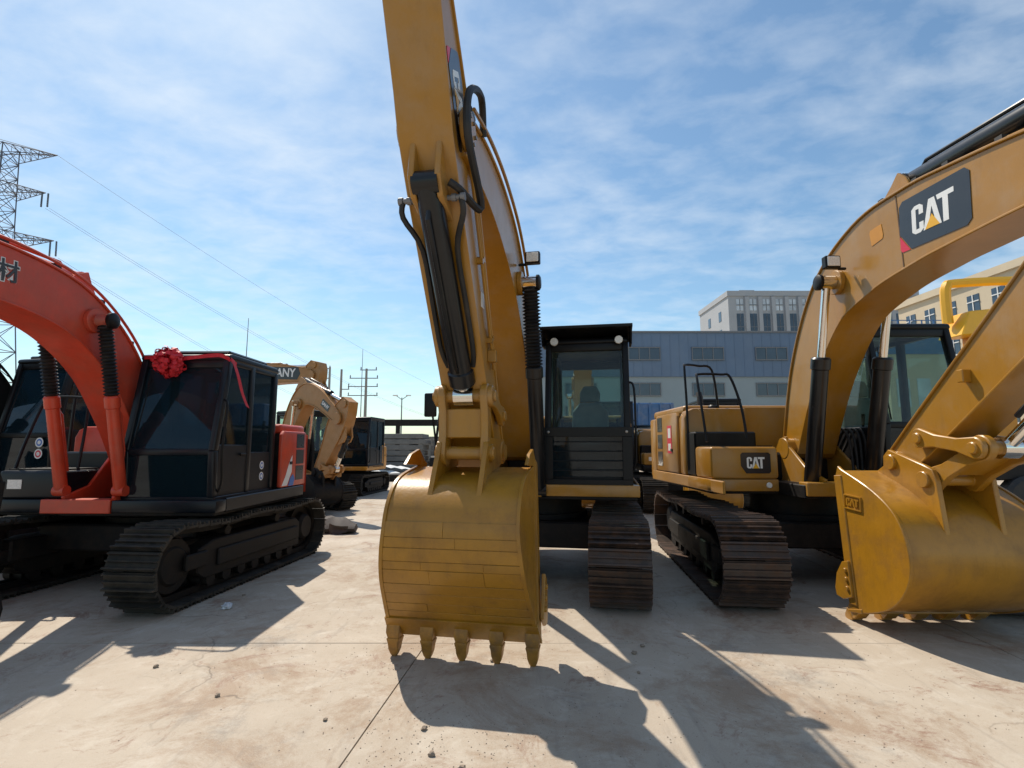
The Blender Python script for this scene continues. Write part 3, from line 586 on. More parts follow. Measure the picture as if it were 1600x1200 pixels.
    # hydraulic lines along the top of the boom and to the stick
    if P['lod'] < 2:
        for k in range(3):
            yy = y - .10 + .10*k; pts = []
            for i in range(6, len(st)-2):
                a, b = Vector(up[i-1]), Vector(up[i+1]); t_ = (b-a).normalized(); n_ = Vector((-t_.y, t_.x)); p = Vector(up[i]) + n_*.055; pts.append((p.x, yy + (.13 if k == 2 else -.02), p.y))
            v = MB(); v.tube(pts, .016, 7)
            if k == 1:
                for i in range(3, len(pts)-2, 5): p = pts[i]; v.box(p[0]-.03, p[0]+.03, y-.15, y+.17, p[2]-.045, p[2]+.03)
            v.build('hydraulic_line', pm if k != 1 else 'rubber', bo)
        for s in (1,):   # hose loop from the boom tip to the bucket cylinder
            b0 = Vector(up[-5]); b1 = S(lu+.15, -.33); yy = y+s*(w/2+.05)
            v = MB(); v.tube(catmull([(b0.x-.15, yy-.03*s, b0.y+.03), (b0.x+.05, yy, b0.y+.22), (T[0]+.12, yy+.02*s, T[1]+.20), (T[0]+.18, yy+.03*s, T[1]-.15), (S(lu-.15,-.05)[0], yy+.03*s, S(lu-.15,-.05)[1]-.06), (S(lu-.05,-.32)[0], y+s*(w/2+.0), S(lu-.05,-.32)[1]), (S(lu,-.36)[0], y+s*.14, S(lu,-.36)[1])], 6), .027, 8)
            v.build('hose', 'rubber', so)
    bucket(P)
def link_bar(mb, a, b, y, th, r):
    a, b = Vector(a), Vector(b); t = (b-a).normalized(); n = Vector((-t.y, t.x)); L = (b-a).length; pts = []
    for k in range(9):
        an = math.pi/2 + math.pi*k/8; pts.append(a + (t*math.cos(an) + n*math.sin(an))*r)
    pts += [a + t*L*.3 - n*r*.62, a + t*L*.7 - n*r*.62]
    for k in range(9):
        an = -math.pi/2 + math.pi*k/8; pts.append(b + (t*math.cos(an) + n*math.sin(an))*r)
    pts += [a + t*L*.7 + n*r*.62, a + t*L*.3 + n*r*.62]
    mb.prism([tuple(p) for p in pts], y-th/2, y+th/2)
    for p in (a, b): mb.cyl((p.x, y-th/2-.022, p.y), (p.x, y+th/2+.022, p.y), r*.55, 14)
def bucket(P):
    root, sw, y, W = P['root'], P['swing'], P['by'], P['bkw']; bm_ = P['bucketmat']
    path = P['bk']                       # outer wrapper from lip to rear top
    pts = catmull(path, 5); n = len(pts); inner = []; norms = []
    for i, p in enumerate(pts):
        a, b = pts[max(i-1,0)], pts[min(i+1,n-1)]; t = Vector((b[0]-a[0], b[1]-a[1])).normalized(); nn = Vector((-t.y, t.x)); norms.append(nn); inner.append((p[0]+nn.x*.03, p[1]+nn.y*.03))
    mb = MB(); mb.rings([[(p[0], y-W/2+.02, p[1]), (p[0], y+W/2-.02, p[1]), (q[0], y+W/2-.02, q[1]), (q[0], y-W/2+.02, q[1])] for p, q in zip(pts, inner)])
    ear = P['ear']
    for s in (-1, 1):
        poly = [tuple(Vector(p)-nn*.012) for p, nn in zip(pts, norms)] + ear
        y0, y1 = (y+W/2-.03, y+W/2) if s > 0 else (y-W/2, y-W/2+.03); mb.prism(poly, y0, y1)
        # thick side edge bar along the opening
        e0, e1 = Vector(ear[-1]), Vector(pts[0]); tt = (e1-e0).normalized(); nn = Vector((-tt.y, tt.x))
        mb.prism([tuple(e0-nn*.01), tuple(e1-nn*.01-tt*.06), tuple(e1+nn*.10-tt*.06), tuple(e0+nn*.10)], y0-.012, y1+.012)
    l0, l1 = Vector(pts[0]), Vector(pts[1]); t = (l0-l1).normalized(); nn = Vector((-t.y, t.x))
    d0 = l0-t*.16
    mb.prism([tuple(d0+nn*.018), tuple(l0+t*.04+nn*.012), tuple(l0+t*.04-nn*.012), tuple(d0-nn*.022)], y-W/2-.01, y+W/2+.01)
    # hinge ears on top
    Q, Bp = Vector(P['Q']), Vector(P['Bp']); wl = P['wl']; k = max(range(n), key=lambda i: pts[i][1] + pts[i][0]*.0)
    for s in (-1, 1):
        yy = y+s*(wl/2+.05); base = [Vector(pts[i]) for i in range(P.get('ei', n*5//8), n)]; nb = [norms[i] for i in range(P.get('ei', n*5//8), n)]
        poly = [tuple(p+nb[i]*.01) for i, p in enumerate(base)]
        c1 = [tuple(Q + Vector((math.cos(a_), math.sin(a_)))*.12) for a_ in (math.pi*1.1, math.pi*.85, math.pi*.6)]
        c2 = [tuple(Bp + Vector((math.cos(a_), math.sin(a_)))*.12) for a_ in (math.pi*.5, math.pi*.25, 0)]
        mb.prism(poly + c1 + c2, yy-.022, yy+.022)
        for p in (Q, Bp): mb.cyl((p.x, yy-s*.02, p.y), (p.x, yy+s*.05, p.y), .07, 16)
    tp = P.get('taper', 0.0)
    def tap(q):
        q.v = [(p[0], y + (p[1]-y)*(1 - tp*min(max((p[2]-.16)/.85, 0), 1)), p[2]) for p in q.v]; return q
    tap(mb); b = mb.build('bucket', bm_, root, .006, rz=sw); P['bucket_o'] = b
    # teeth
    if P.get('tdir'): t = Vector(P['tdir']).normalized(); nn = Vector((-t.y, t.x))
    nt_ = P.get('nt', 5)
    for i in range(nt_):
        yy = y - W/2 + .055 + i*(W-.11)/(nt_-1); tip = t
        def ring(d, ww, th, off=0): c = l0 + t*d + nn*off; return [(c.x-nn.x*th, yy-ww, c.y-nn.y*th), (c.x-nn.x*th, yy+ww, c.y-nn.y*th), (c.x+nn.x*th, yy+ww, c.y+nn.y*th), (c.x+nn.x*th, yy-ww, c.y+nn.y*th)]
        v = MB(); v.rings([ring(-.10,.046,.028), ring(-.08,.054,.055), ring(.01,.054,.066), ring(.055,.043,.052)])
        v.rings([ring(.050,.048,.056), ring(.058,.050,.060), ring(.095,.042,.048), ring(.135,.040,.036), ring(.17,.030,.022), ring(.195,.016,.010)])
        v.build('tooth', P.get('toothm', bm_), b, .006)
    # side cutters
    for s in (-1, 1):
        yy = y + s*(W/2+.016); e0, e1 = Vector(ear[-1]), l0; tt = (e1-e0).normalized(); nn2 = Vector((-tt.y, tt.x)); c = e1 - tt*.28
        f = -1 if P.get('cutflip') else 1
        v = MB(); v.prism([tuple(c-tt*.17+nn2*.08), tuple(c-tt*.15-nn2*.02), tuple(c-tt*.04-nn2*.12), tuple(c+tt*.10-nn2*.17), tuple(c+tt*.17-nn2*.16), tuple(c+tt*.19-nn2*.06), tuple(c+tt*.15+nn2*.08)], yy-.014, yy+.014)
        for dd_ in (-.08, .0, .08): p = c + tt*dd_ + nn2*.03; v.cyl((p.x, yy, p.y), (p.x, yy+s*.03, p.y), .022, 8)
        v.build('side_cutter', bm_, b, .005)
    # wear plates welded across the back
    rows = P.get('rows', 0)
    if rows:
        lens = [0.0]
        for i in range(1, n): lens.append(lens[-1] + (Vector(pts[i])-Vector(pts[i-1])).length)
        def at(d):
            for i in range(1, n):
                if lens[i] >= d: f = (d-lens[i-1])/(lens[i]-lens[i-1]); return Vector(pts[i-1]).lerp(Vector(pts[i]), f), norms[i-1].lerp(norms[i], f)
            return Vector(pts[-1]), norms[-1]
        S0 = .17; rng = random.Random(3)
        hts = [.07, .085, .10, .095, .12, .065, .10, .075, .11][:rows]; d = S0
        for r_, hgt in enumerate(hts):
            cols = rng.choice((1, 2, 2, 3)); cuts = [0] + sorted(min(max((i + rng.uniform(-.22,.22))/cols, .08), .92) for i in range(1, cols)) + [1]
            for i in range(cols):
                ya = y - W/2 + .012 + cuts[i]*(W-.024) + (.0006 if i else 0); yb = y - W/2 + .012 + cuts[i+1]*(W-.024) - .0006
                g0, g1 = d + rng.uniform(.001,.003), d + hgt - rng.uniform(.001,.004); rr = []
                tk = .005 + rng.uniform(-.002,.003)
                for q in range(4):
                    p, m_ = at(g0 + (g1-g0)*q/3); o_ = p - m_*tk; p = p + m_*.004
                    rr.append([(p.x, ya, p.y), (p.x, yb, p.y), (o_.x, yb, o_.y), (o_.x, ya, o_.y)])
                v = tap(MB().rings(rr)); v.build('wear_plate', bm_, b, .0015)
            d += hgt

# ------------------------------------------------------------------ ground
g = MB(); g.add([(-700,-60,-.012),(700,-60,-.012),(700,1500,-.012),(-700,1500,-.012)], [(0,1,2,3)])
ground = g.build('ground', 'concrete'); tag(ground, kind='structure')
def gx(i, Y): return -.70 + i*4.6 + .1*(Y-4.526)
for i in range(-6, 7):
    for j in range(-2, 7):
        Y0, Y1 = 4.526 + j*5 + .004, 4.526 + (j+1)*5 - .004; dz = random.uniform(-.0015, .0015)
        b = MB(); q = .004
        P_ = [(gx(i,Y0)+q, Y0), (gx(i+1,Y0)-q, Y0), (gx(i+1,Y1)-q, Y1), (gx(i,Y1)+q, Y1)]
        b.prism(P_, -.0115, dz, 'z'); b.build('concrete_slab', 'concrete', ground, .0015)

# ------------------------------------------------------------------ excavators
def rel_bucket(Q, k=1.0, rot=0.0):
    c, s = math.cos(rot), math.sin(rot)
    def M(p): x, z = (p[0]-2.3)*k, (p[1]-1.46)*k; return (Q[0]+x*c-z*s, Q[1]+x*s+z*c)
    return dict(Q=Q, bk=[M(p) for p in [(2.12,.15),(2.36,.21),(2.63,.33),(2.82,.54),(2.86,.78),(2.75,1.04),(2.50,1.22),(2.10,1.38)]], ear=[M((2.06,1.42)), M((2.02,1.33))],
                Bp=M((2.66,1.33)), A=M((3.14,1.585)), I=M((2.62,1.665)))
LAST = [None]
YARD = 'excavators parked in the concrete yard'
# E1: centre machine, bucket teeth standing on the concrete
E1 = dict(guard=True, visor=True, bellows=True, paint='yellow', toolbox='black', mirror=True, by=-.2, bw=.38, body='yellow',
    bs=[(.25,1.55,.16,.16),(.62,2.25,.26,.26),(1.1,2.95,.32,.32),(1.75,3.48,.34,.34),(2.45,3.72,.29,.29),(3.15,3.80,.22,.22),(3.82,3.75,.15,.15)],
    cp=(1.62,3.36), cb=(.95,1.10), cl=1.45, cr=.085, Q=(2.52,1.55), A=(3.04,2.00), Bp=(3.02,1.55), I=(2.66,1.86), ext=1.0, sww=.34, bcr=.088, bcl=1.72, plw=.17,
    tdir=(.06,-1), bk=[(3.03,.19),(3.20,.42),(3.37,.70),(3.42,.98),(3.34,1.21),(3.14,1.36),(2.72,1.43)], ear=[(3.04,1.46),(2.92,1.54),(2.74,1.58),(2.58,1.46)], bkw=1.19, rows=9, nt=5, taper=.15, cab=(.95,.18,1.17,1.13,2.92), toothm='tooth_worn')
P1 = dict(E1)
m1 = excavator('yellow excavator with roof visor over the cab, bucket standing on its teeth', YARD, (.374, 7.126), .185, **P1)
P1 = LAST[0]
S, L = P1['S'], P1['sL']; yl = P1['by'] + P1['wl']/2
d = Vector((S(L,0)[0]-S(0,0)[0], 0, S(L,0)[1]-S(0,0)[1])).normalized()
cat_decal(P1['stick_o'], (*S(L+.18, .02)[:1], yl+.001, S(L+.18, .02)[1]), -d, Vector((0,1,0)).cross(-d), .62, .30)
# lamp on the boom's left side, beside the cylinder pin
def boom_lamp(P, p, y, s):
    v = MB(); v.box(p[0]-.06, p[0]+.02, y-.08, y+.08, p[1]-.06, p[1]+.07); v.box(p[0]-.05, p[0]-.02, y-s*.16 if s > 0 else y+.07, y-.07 if s > 0 else y+.16, p[1]-.07, p[1]-.04); l = v.build('work_lamp', 'black', P['boom_o'], .01)
    v = MB(); v.box(p[0]+.018, p[0]+.03, y-.065, y+.065, p[1]-.045, p[1]+.055); v.build('lamp_glass', 'lamp_glass', P['boom_o'], .006)
boom_lamp(P1, (1.72, 3.60), P1['by']+.36, 1)

# E2: machine on the right
E2 = dict(rel_bucket((2.13,1.46), 1.04), hw=1.32, deck=1.08, hood=2.20, tail=2.55, a=1.55, R=.40, lat=1.19, sw=.62, cab=(1.12,.46,1.46,1.18,3.06), tbx=.62, railz=.58, tbh=.52, stepm='black', sill_lamp=True, by=.03, bw=.42, swing=R(5.6),
    bs=[(.32,1.58,.17,.17),(.72,2.50,.27,.27),(1.27,3.20,.34,.34),(1.9,3.49,.38,.38),(2.5,3.55,.35,.35),(2.95,3.54,.31,.31),(3.68,3.49,.24,.24),(4.5,3.38,.16,.16)],
    cp=(1.50,3.36), cb=(.95,1.12), cl=1.50, cr=.085, bkw=1.20, nt=5, ext=.9, sww=.36, toothm='yellow', tdir=(-.80,-.60), mirror=False, frame='frame_black', body='yellow', stickpaint='yellow', plw=.17, kb=26, scl=1.9, guard=False, rows=0)
m2 = excavator('yellow excavator with a big logo on its boom, parked beside the visor-topped one', YARD, (3.71, 7.0), .10, **E2)
P2 = LAST[0]
def boom_frame(P, i):
    u, l = Vector(P['up'][i]), Vector(P['lo'][i]); c = (u+l)/2; a, b = P['st'][i-1], P['st'][i+1]; t = Vector((b[0]-a[0], b[1]-a[1])).normalized(); return c, Vector((t.x,0,t.y)), Vector((-t.y,0,t.x))
c, t, n = boom_frame(P2, 33); yr = P2['by'] - P2['bw']/2
cat_decal(P2['boom_o'], (c.x, yr-.001, c.y+.0), t, n, .74, .46)
c, t, n = boom_frame(P2, 23); v = MB(); flat_shapes(v, [[(0,0),(.9,0),(1,.2),(1,.9),(.1,1),(0,.85)]], (c.x-.02, yr-.001, c.y+.02), t, n, .17, .16, .001, .002, 0); v.build('paint_patch', 'touch_up', P2['boom_o'])
v = MB(); c2, t2, n2 = boom_frame(P2, 27); flat_shapes(v, [[(0,0),(1,0),(1,1),(0,1)]], Vector((c2.x, yr-.001, c2.y))-n2*.34, t2, n2, .012, .68, .0005, .002, 0); v.build('weld_seam', 'seam_brown', P2['boom_o'])
boom_lamp(P2, (1.74, 3.50), yr-.20, -1)
tb = P2['tb']; cat_decal(tb, (P2['tbx']-.039, -P2['hw']+.56, P2['deck']+.325), (0,1,0), (0,0,1), .36, .25, red=False)
# raised letters on the bucket's right side plate
bk = P2['bucket_o']; yb = P2['by'] - P2['bkw']/2
v = MB(); o = Vector((1.96, yb, 1.03)); e1, e2 = Vector((1,0,-.05)).normalized(), Vector((.05,0,1)).normalized()
flat_shapes(v, [[(0,0),(1,0),(1,.08),(0,.08)], [(0,.92),(1,.92),(1,1),(0,1)], [(0,.08),(.05,.08),(.05,.92),(0,.92)], [(.95,.08),(1,.08),(1,.92),(.95,.92)]], o, e1, e2, .24, .13, .0, .014, 0)
flat_shapes(v, [LC, LA, LT], o+e1*.03+e2*.03, e1, e2, .18/1.24, .07, .0, .012, 0); v.build('raised_letters', 'yellow_worn', bk)
# E2 tail-side marking
sp = [o for o in m2.children if o.name.startswith('side_panel')][-1]
v = MB(); flat_shapes(v, [[(0,0),(1,0),(1,1),(0,1)]], (-1.15, -P2['hw']+.009, 1.50), (1,0,0), (0,0,1), .22, .42, .001, .002, 0); flat_shapes(v, [[(.2,.55),(.8,.55),(.8,.9),(.2,.9)], [(.2,.1),(.8,.1),(.8,.35),(.2,.35)]], (-1.15, -P2['hw']+.009, 1.50), (1,0,0), (0,0,1), .22, .42, .003, .001, 1); v.build('decal', ['decal_red', 'decal_white'], sp)

# E3: red machine with the ribbon
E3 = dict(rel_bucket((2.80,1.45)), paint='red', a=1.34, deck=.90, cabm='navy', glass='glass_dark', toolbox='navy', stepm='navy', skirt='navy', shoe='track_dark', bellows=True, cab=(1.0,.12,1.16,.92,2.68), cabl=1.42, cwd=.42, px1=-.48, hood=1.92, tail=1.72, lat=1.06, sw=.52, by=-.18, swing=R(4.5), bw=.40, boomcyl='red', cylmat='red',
    bs=[(.30,1.45,.16,.16),(.58,2.02,.20,.22),(1.0,2.60,.22,.26),(1.6,3.0,.23,.28),(2.3,3.12,.23,.25),(2.95,3.08,.23,.23),(4.0,2.95,.15,.15)],
    cp=(1.42,2.92), cb=(1.0,1.12), cl=1.05, cr=.062, bkw=1.06, nt=5, bucketmat='frame_black', mirror=False, lid=1, ext=.6, cwm='red', kb=21)
m3 = excavator('red excavator with dark navy cab wearing a red ribbon rosette', YARD, (-4.42, 6.85), .10, **E3)
P3 = LAST[0]; c, t, n = boom_frame(P3, 31); yb = P3['by'] + P3['bw']/2
c = c - Vector((t.x, t.z))*.09
lettering('建材', P3['boom_o'], (c.x, yb, c.y), -t, n, .21, 'decal_white', .012, 'lettering_outline', .001)
lettering('建材', P3['boom_o'], (c.x, yb, c.y), -t, n, .21, 'decal_black', .003, 'lettering', .004)
def sticker(parent, c, e1, e2, r, ring='decal_blue', core='decal_white'):
    v = MB(); k = 18
    for rr, off, m in ((r, .001, 0), (r*.72, .002, 1), (r*.4, .003, 0)): flat_shapes(v, [[(math.cos(2*math.pi*i/k)*rr, math.sin(2*math.pi*i/k)*rr) for i in range(k)]], c, e1, e2, 1, 1, off, .001, m)
    v.build('sticker', [ring, core], parent)
co = P3['cab_o']; x1, y0, y1, zb, zt = P3['cab']
for z in (1.36, 1.22): sticker(co, (-.12, y1-.019, z), (-1,0,0), (0,0,1), .055, 'decal_white', 'decal_blue')
sp = [o for o in m3.children if o.name.startswith('side_panel')][0]
v = MB(); flat_shapes(v, [[(0,0),(.55,.0),(1,.45),(1,1),(.7,.75),(.35,.3)]], (-.50, P3['hw']-.009, 1.06), (-1,0,0), (0,0,1), .30, .42, .001, .002, 0); v.build('swoosh_decal', 'decal_white', sp)
v = MB(); flat_shapes(v, [[(0,0),(.8,0),(1,.6),(.7,1),(.3,.7)]], (-.70, P3['hw']-.009, 1.05), (-1,0,0), (0,0,1), .20, .16, .004, .002, 0); v.build('swoosh_decal', 'decal_blue', sp)

# E4: black-cabbed machine at the left edge
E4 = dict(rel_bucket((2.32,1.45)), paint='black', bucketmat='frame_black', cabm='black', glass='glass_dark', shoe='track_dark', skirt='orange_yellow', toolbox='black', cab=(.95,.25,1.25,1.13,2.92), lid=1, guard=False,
    bs=E1['bs'], cp=E1['cp'], cb=E1['cb'], cl=1.4, bkw=1.1, by=-.2, mirror=False)
E4['bs'] = E3['bs']; E4['cp'] = E3['cp']; E4['cb'] = E3['cb']; E4['cl'] = 1.05
m4 = excavator('excavator with black cab and orange-yellow sill standing behind the red boom', YARD, (-7.55, 8.6), .185, **E4)
co = LAST[0]['cab_o']
sticker(co, (.951, 1.05, 1.66), (0,1,0), (0,0,1), .07, 'decal_white', 'decal_blue'); sticker(co, (.951, 1.05, 1.50), (0,1,0), (0,0,1), .07, 'decal_white', 'decal_red')

# second row
SM = dict(hw=1.0, deck=.82, hood=1.75, tail=1.55, a=1.08, R=.30, lat=.82, sw=.45, cab=(.78,.12,1.0,.88,2.55), lod=2, bw=.28, by=-.15, bkw=.8, cr=.06, bcr=.06, mirror=False, ext=.5, shoe='track_dark')
E6 = dict(SM); E6.update(rel_bucket((1.50,1.00), .62), paint='sany_yellow', cabm='black', body='orange_yellow', heading=-33, glass='glass', bucketmat='frame_black',
    bs=[(.15,1.35,.13,.13),(.34,2.15,.22,.22),(.80,2.82,.26,.26),(1.35,2.80,.22,.22),(2.20,2.25,.12,.12)], cp=(.72,2.65), cb=(.55,.9), cl=.9)
m6 = excavator('small tan excavator with its arm folded down and bucket hanging', YARD, (-5.72, 13.6), 0, **E6)
P6 = LAST[0]; c, t, n = boom_frame(P6, 24); ys = P6['by']-P6['bw']/2
v = MB(); flat_shapes(v, [[(-.5,-.5),(.5,-.5),(.5,.5),(-.5,.5)]], (c.x, ys-.001, c.y), t, n, .34, .17, .001, .002, 0); v.build('decal', 'decal_black', P6['boom_o'])
lettering('SANY', P6['boom_o'], (c.x, ys-.004, c.y), t, n, .11, 'decal_white', .004)
E5 = dict(SM); E5.update(rel_bucket((3.75,1.25), .8), hw=1.25, deck=1.0, hood=2.1, tail=2.1, a=1.45, R=.38, lat=1.0, sw=.6, cab=(.95,.25,1.25,1.1,2.85), bw=.36, paint='sany_yellow', heading=-20, bucketmat='frame_black', ext=.42,
    bs=[(.2,1.5,.16,.16),(.6,2.4,.26,.26),(1.2,3.25,.33,.33),(2.0,3.68,.34,.34),(3.0,3.74,.28,.28),(4.35,3.62,.16,.16)], cp=(1.6,3.4), cb=(1.0,1.1), cl=1.3, scl=1.9)
m5 = excavator('tan excavator with white lettering on its long level boom, behind the navy cab', YARD, (-9.7, 16.6), 0, **E5)
P5 = LAST[0]; c, t, n = boom_frame(P5, 29); ys = P5['by']-P5['bw']/2
v = MB(); flat_shapes(v, [[(-.5,-.5),(.5,-.5),(.58,0),(.5,.5),(-.5,.5)]], (c.x+.12, ys-.001, c.y), t, n, 1.15, .36, .001, .002, 0); v.build('decal', 'decal_black', P5['boom_o'])
lettering('SANY', P5['boom_o'], (c.x+.18, ys-.004, c.y), t, n, .34, 'decal_white', .008)
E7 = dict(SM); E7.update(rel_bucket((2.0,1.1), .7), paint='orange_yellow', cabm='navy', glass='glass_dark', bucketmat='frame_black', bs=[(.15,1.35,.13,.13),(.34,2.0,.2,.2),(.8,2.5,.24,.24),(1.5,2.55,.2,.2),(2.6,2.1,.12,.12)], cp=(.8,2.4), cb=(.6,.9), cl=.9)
E7.update(cab=(.78,.02,1.0,.88,2.62))
m7 = excavator('small excavator with dark blue cab and orange sill in the back row', YARD, (-5.75, 18.6), .10, **E7)
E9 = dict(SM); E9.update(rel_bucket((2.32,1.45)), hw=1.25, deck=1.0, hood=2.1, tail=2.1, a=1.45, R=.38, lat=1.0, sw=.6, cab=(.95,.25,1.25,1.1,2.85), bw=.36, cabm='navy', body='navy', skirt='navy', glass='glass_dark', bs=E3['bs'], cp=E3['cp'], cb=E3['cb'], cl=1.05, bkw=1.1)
m9 = excavator('dark blue cabbed excavator hidden behind the visor-topped one', YARD, (2.15, 15.2), .12, **E9)
E10 = dict(E9); E10.update(body='yellow', skirt='black', **rel_bucket((2.9,.95),.6), bs=[(.3,1.4,.15,.15),(.9,1.9,.2,.2),(1.6,2.05,.22,.22),(2.4,1.95,.18,.18),(3.2,1.7,.12,.12)], cp=(1.1,1.85), cb=(.9,1.1), cl=.5, cabm='black', lod=2, hw=1.3, lat=1.15, paint='yellow')
m10 = excavator('yellow excavator with black track standing directly behind the logo boom machine', YARD, (4.75, 14.4), .10, **E10)

# ------------------------------------------------------------------ ribbon rosette on the red machine's cab
def world_of(root, swing, p):
    return Matrix.Translation(root.location) @ Matrix.Rotation(root.rotation_euler.z, 4, 'Z') @ Matrix.Rotation(swing, 4, 'Z') @ Vector(p)
ro = empty('ribbon_rosette', world_of(m3, P3['swing'], (.86, .50, 2.57)), m3.rotation_euler.z + P3['swing']); tag(ro, 'crimson ribbon rosette with sash tied across the navy cab front', 'rosette')
v = MB(); rng = random.Random(5)
for k in range(150):
    # loops of ribbon spread over a ball
    a_, b_ = rng.uniform(0, 2*math.pi), math.acos(rng.uniform(-.2, 1)); dirn = Vector((math.cos(b_), math.sin(b_)*math.cos(a_), math.sin(b_)*math.sin(a_)))
    up_ = Vector((rng.uniform(-1,1), rng.uniform(-1,1), rng.uniform(-1,1))); s1 = dirn.cross(up_).normalized(); s2 = dirn.cross(s1); rad = rng.uniform(.14, .21); wd_ = rng.uniform(.016,.026); lp = rng.uniform(.03,.05)
    rr = []
    for q in range(7):
        an = -math.pi*.85 + q*2*math.pi*.85/6; c = dirn*(rad*.75) + dirn*(math.cos(an)*lp) + s1*(math.sin(an)*lp*.8)
        rr.append((c - s2*wd_, c + s2*wd_))
    for q in range(6): v.add([rr[q][0], rr[q][1], rr[q+1][1], rr[q+1][0]], [(0,1,2,3)])
v.lathe((-.05,0,0), (.08,0,0), [(0,.02),(.02,.09),(.08,.10),(.12,.03)], 12)
v.build('rosette', 'ribbon', ro)
def strip(pts, w, name, updir):
    v = MB(); rr = []
    for p in pts: p = Vector(p); u = Vector(updir); rr.append([p-u*w, p+u*w, p+u*w+Vector((.004,.004,0)), p-u*w+Vector((.004,.004,0))])
    v.rings(rr); v.build(name, 'ribbon', ro)
strip(catmull([(0,.08,.03), (.03,.3,.05), (.04,.56,.07), (.0,.645,.05), (-.2,.66,-.0)], 5), .022, 'sash', (0,.1,1))
strip(catmull([(0,-.08,.03), (.02,-.2,.05), (-.05,-.35,.06)], 5), .02, 'sash', (0,.1,1))
strip(catmull([(-.04,.70,.04), (-.12,.73,-.14), (-.22,.74,-.34), (-.32,.76,-.50)], 5), .045, 'ribbon_tail', (.9,.0,.25))

# ------------------------------------------------------------------ far buildings
def rect_prism(name, parent, mat, x0, x1, y0, y1, z0, z1, bevel=0): v = MB(); v.box(x0,x1,y0,y1,z0,z1); return v.build(name, mat, parent, bevel)
wh = empty('warehouse', (12, 45, 0)); tag(wh, 'long blue metal-clad warehouse with pale lower wall behind the yard', 'warehouse')
x0, x1 = -9.6, 24
rect_prism('lower_wall', wh, 'warehouse_light', x0, x1, 0, 14, 0, 7.6)
rect_prism('upper_wall', wh, 'warehouse_blue', x0-.15, x1+.15, -.15, 14.1, 7.6, 11.45)
rect_prism('parapet_cap', wh, 'galv', x0-.25, x1+.25, -.25, 14.2, 11.45, 11.6)
cl = MB()
for k in range(42): xx = x0 + .1 + k*.8; cl.box(xx, xx+.05, -.172, -.151, 7.62, 11.43)
tag(cl.build('cladding_ribs', 'warehouse_blue', wh), kind='stuff')
for row, (z0, z1, mt) in enumerate(((9.1, 10.1, 'win_dark'), (6.0, 7.0, 'win_dark'), (3.0, 5.0, 'win_dark'))):
    for k in range(6):
        xx = -7.4 + k*5.5; yy = -.16 if row == 0 else -.01
        w = rect_prism('window', wh, mt, xx, xx+2.7, yy-.05, yy+.02, z0, z1)
        fr = MB()
        for q in range(4): fr.box(xx+q*.9-.03, xx+q*.9+.03, yy-.10, yy-.051, z0-.05, z1+.05)
        for z in (z0-.08, z1): fr.box(xx-.05, xx+2.75, yy-.12, yy-.051, z, z+.08)
        fr.build('window_frame', 'galv', w)
tw = empty('office_tower', (41, 97, 0)); tag(tw, 'grey concrete office tower with tall dark window bands above the warehouse', 'office building')
rect_prism('wall', tw, 'tower_grey', 0, 36, 0, 15, 0, 30)
rect_prism('parapet', tw, 'tower_grey', -.2, 36.2, -.2, 15.2, 30, 31.0); rect_prism('plant_room', tw, 'tower_grey', 4, 7, 4, 8, 31, 32.4)
for k in range(14):
    xx = 1.5 + k*2.5
    w = rect_prism('window_band', tw, 'win_dark', xx, xx+1.3, -.05, .02, 6, 26.6)
    f = MB()
    for q in range(6): z = 8 + q*3.2; f.box(xx, xx+1.3, -.08, -.051, z, z+.08)
    f.box(xx+.62, xx+.68, -.10, -.051, 6, 26.6); f.build('mullion', 'galv', w)
    w = rect_prism('window', tw, 'win_light', xx, xx+1.3, -.05, .02, 27.2, 29.4); f = MB(); f.box(xx+.6, xx+.7, -.12, -.051, 27.2, 29.4); f.box(xx, xx+1.3, -.13, -.052, 28.2, 28.35); f.build('mullion', 'galv', w)
    rect_prism('pier', tw, 'tower_grey', xx+1.55, xx+2.25, -.5, .0, 0, 29.8)
for k in range(2):
    for q in range(6): rect_prism('window', tw, 'win_dark', -.06, .02, 3.5+k*5.5, 4.7+k*5.5, 8+q*3.6, 9.9+q*3.6)
bb = empty('factory_building', (50.5, 30, 0)); tag(bb, 'long beige factory building with a row of dark windows under its roof', 'building')
rect_prism('wall', bb, 'beige_wall', 0, 20, 0, 37, 0, 19.4); rect_prism('parapet', bb, 'beige_wall', -.3, 20.3, -.3, 37.3, 19.4, 20.2)
for k in range(12):
    for q in range(4):
        yy = 1.2 + k*3.0; z = 4 + q*4.0; w = rect_prism('window', bb, 'win_dark', -.05, .03, yy, yy+1.5, z, z+2.1)
        f = MB(); f.box(-.12, -.051, yy+.70, yy+.80, z, z+2.1); f.box(-.13, -.052, yy, yy+1.5, z+1.3, z+1.4); f.box(-.18, -.051, yy-.1, yy+1.6, z-.15, z); f.build('window_frame', 'white_paint', w)
sh = empty('site_building', (29, 40, 0)); tag(sh, 'pale site building with navy roof band and railings before the beige factory', 'site building')
rect_prism('wall', sh, 'beige_wall', 0, 5, 0, 6, 0, 8.7); rect_prism('roof_band', sh, 'truck_blue', -.1, 5.1, -.1, 6.1, 8.7, 10.2)
for k in range(3): rect_prism('window', sh, 'win_light', .5+k*1.6, 1.5+k*1.6, -.05, .02, 4.6, 6.8)
for k in range(6): rect_prism('rail_post', sh, 'truck_blue', .1+k*.94, .18+k*.94, .05, .12, 10.2, 11.4)
for z in (10.8, 11.35): rect_prism('rail', sh, 'truck_blue', 0, 5, .02, .05, z, z+.07)

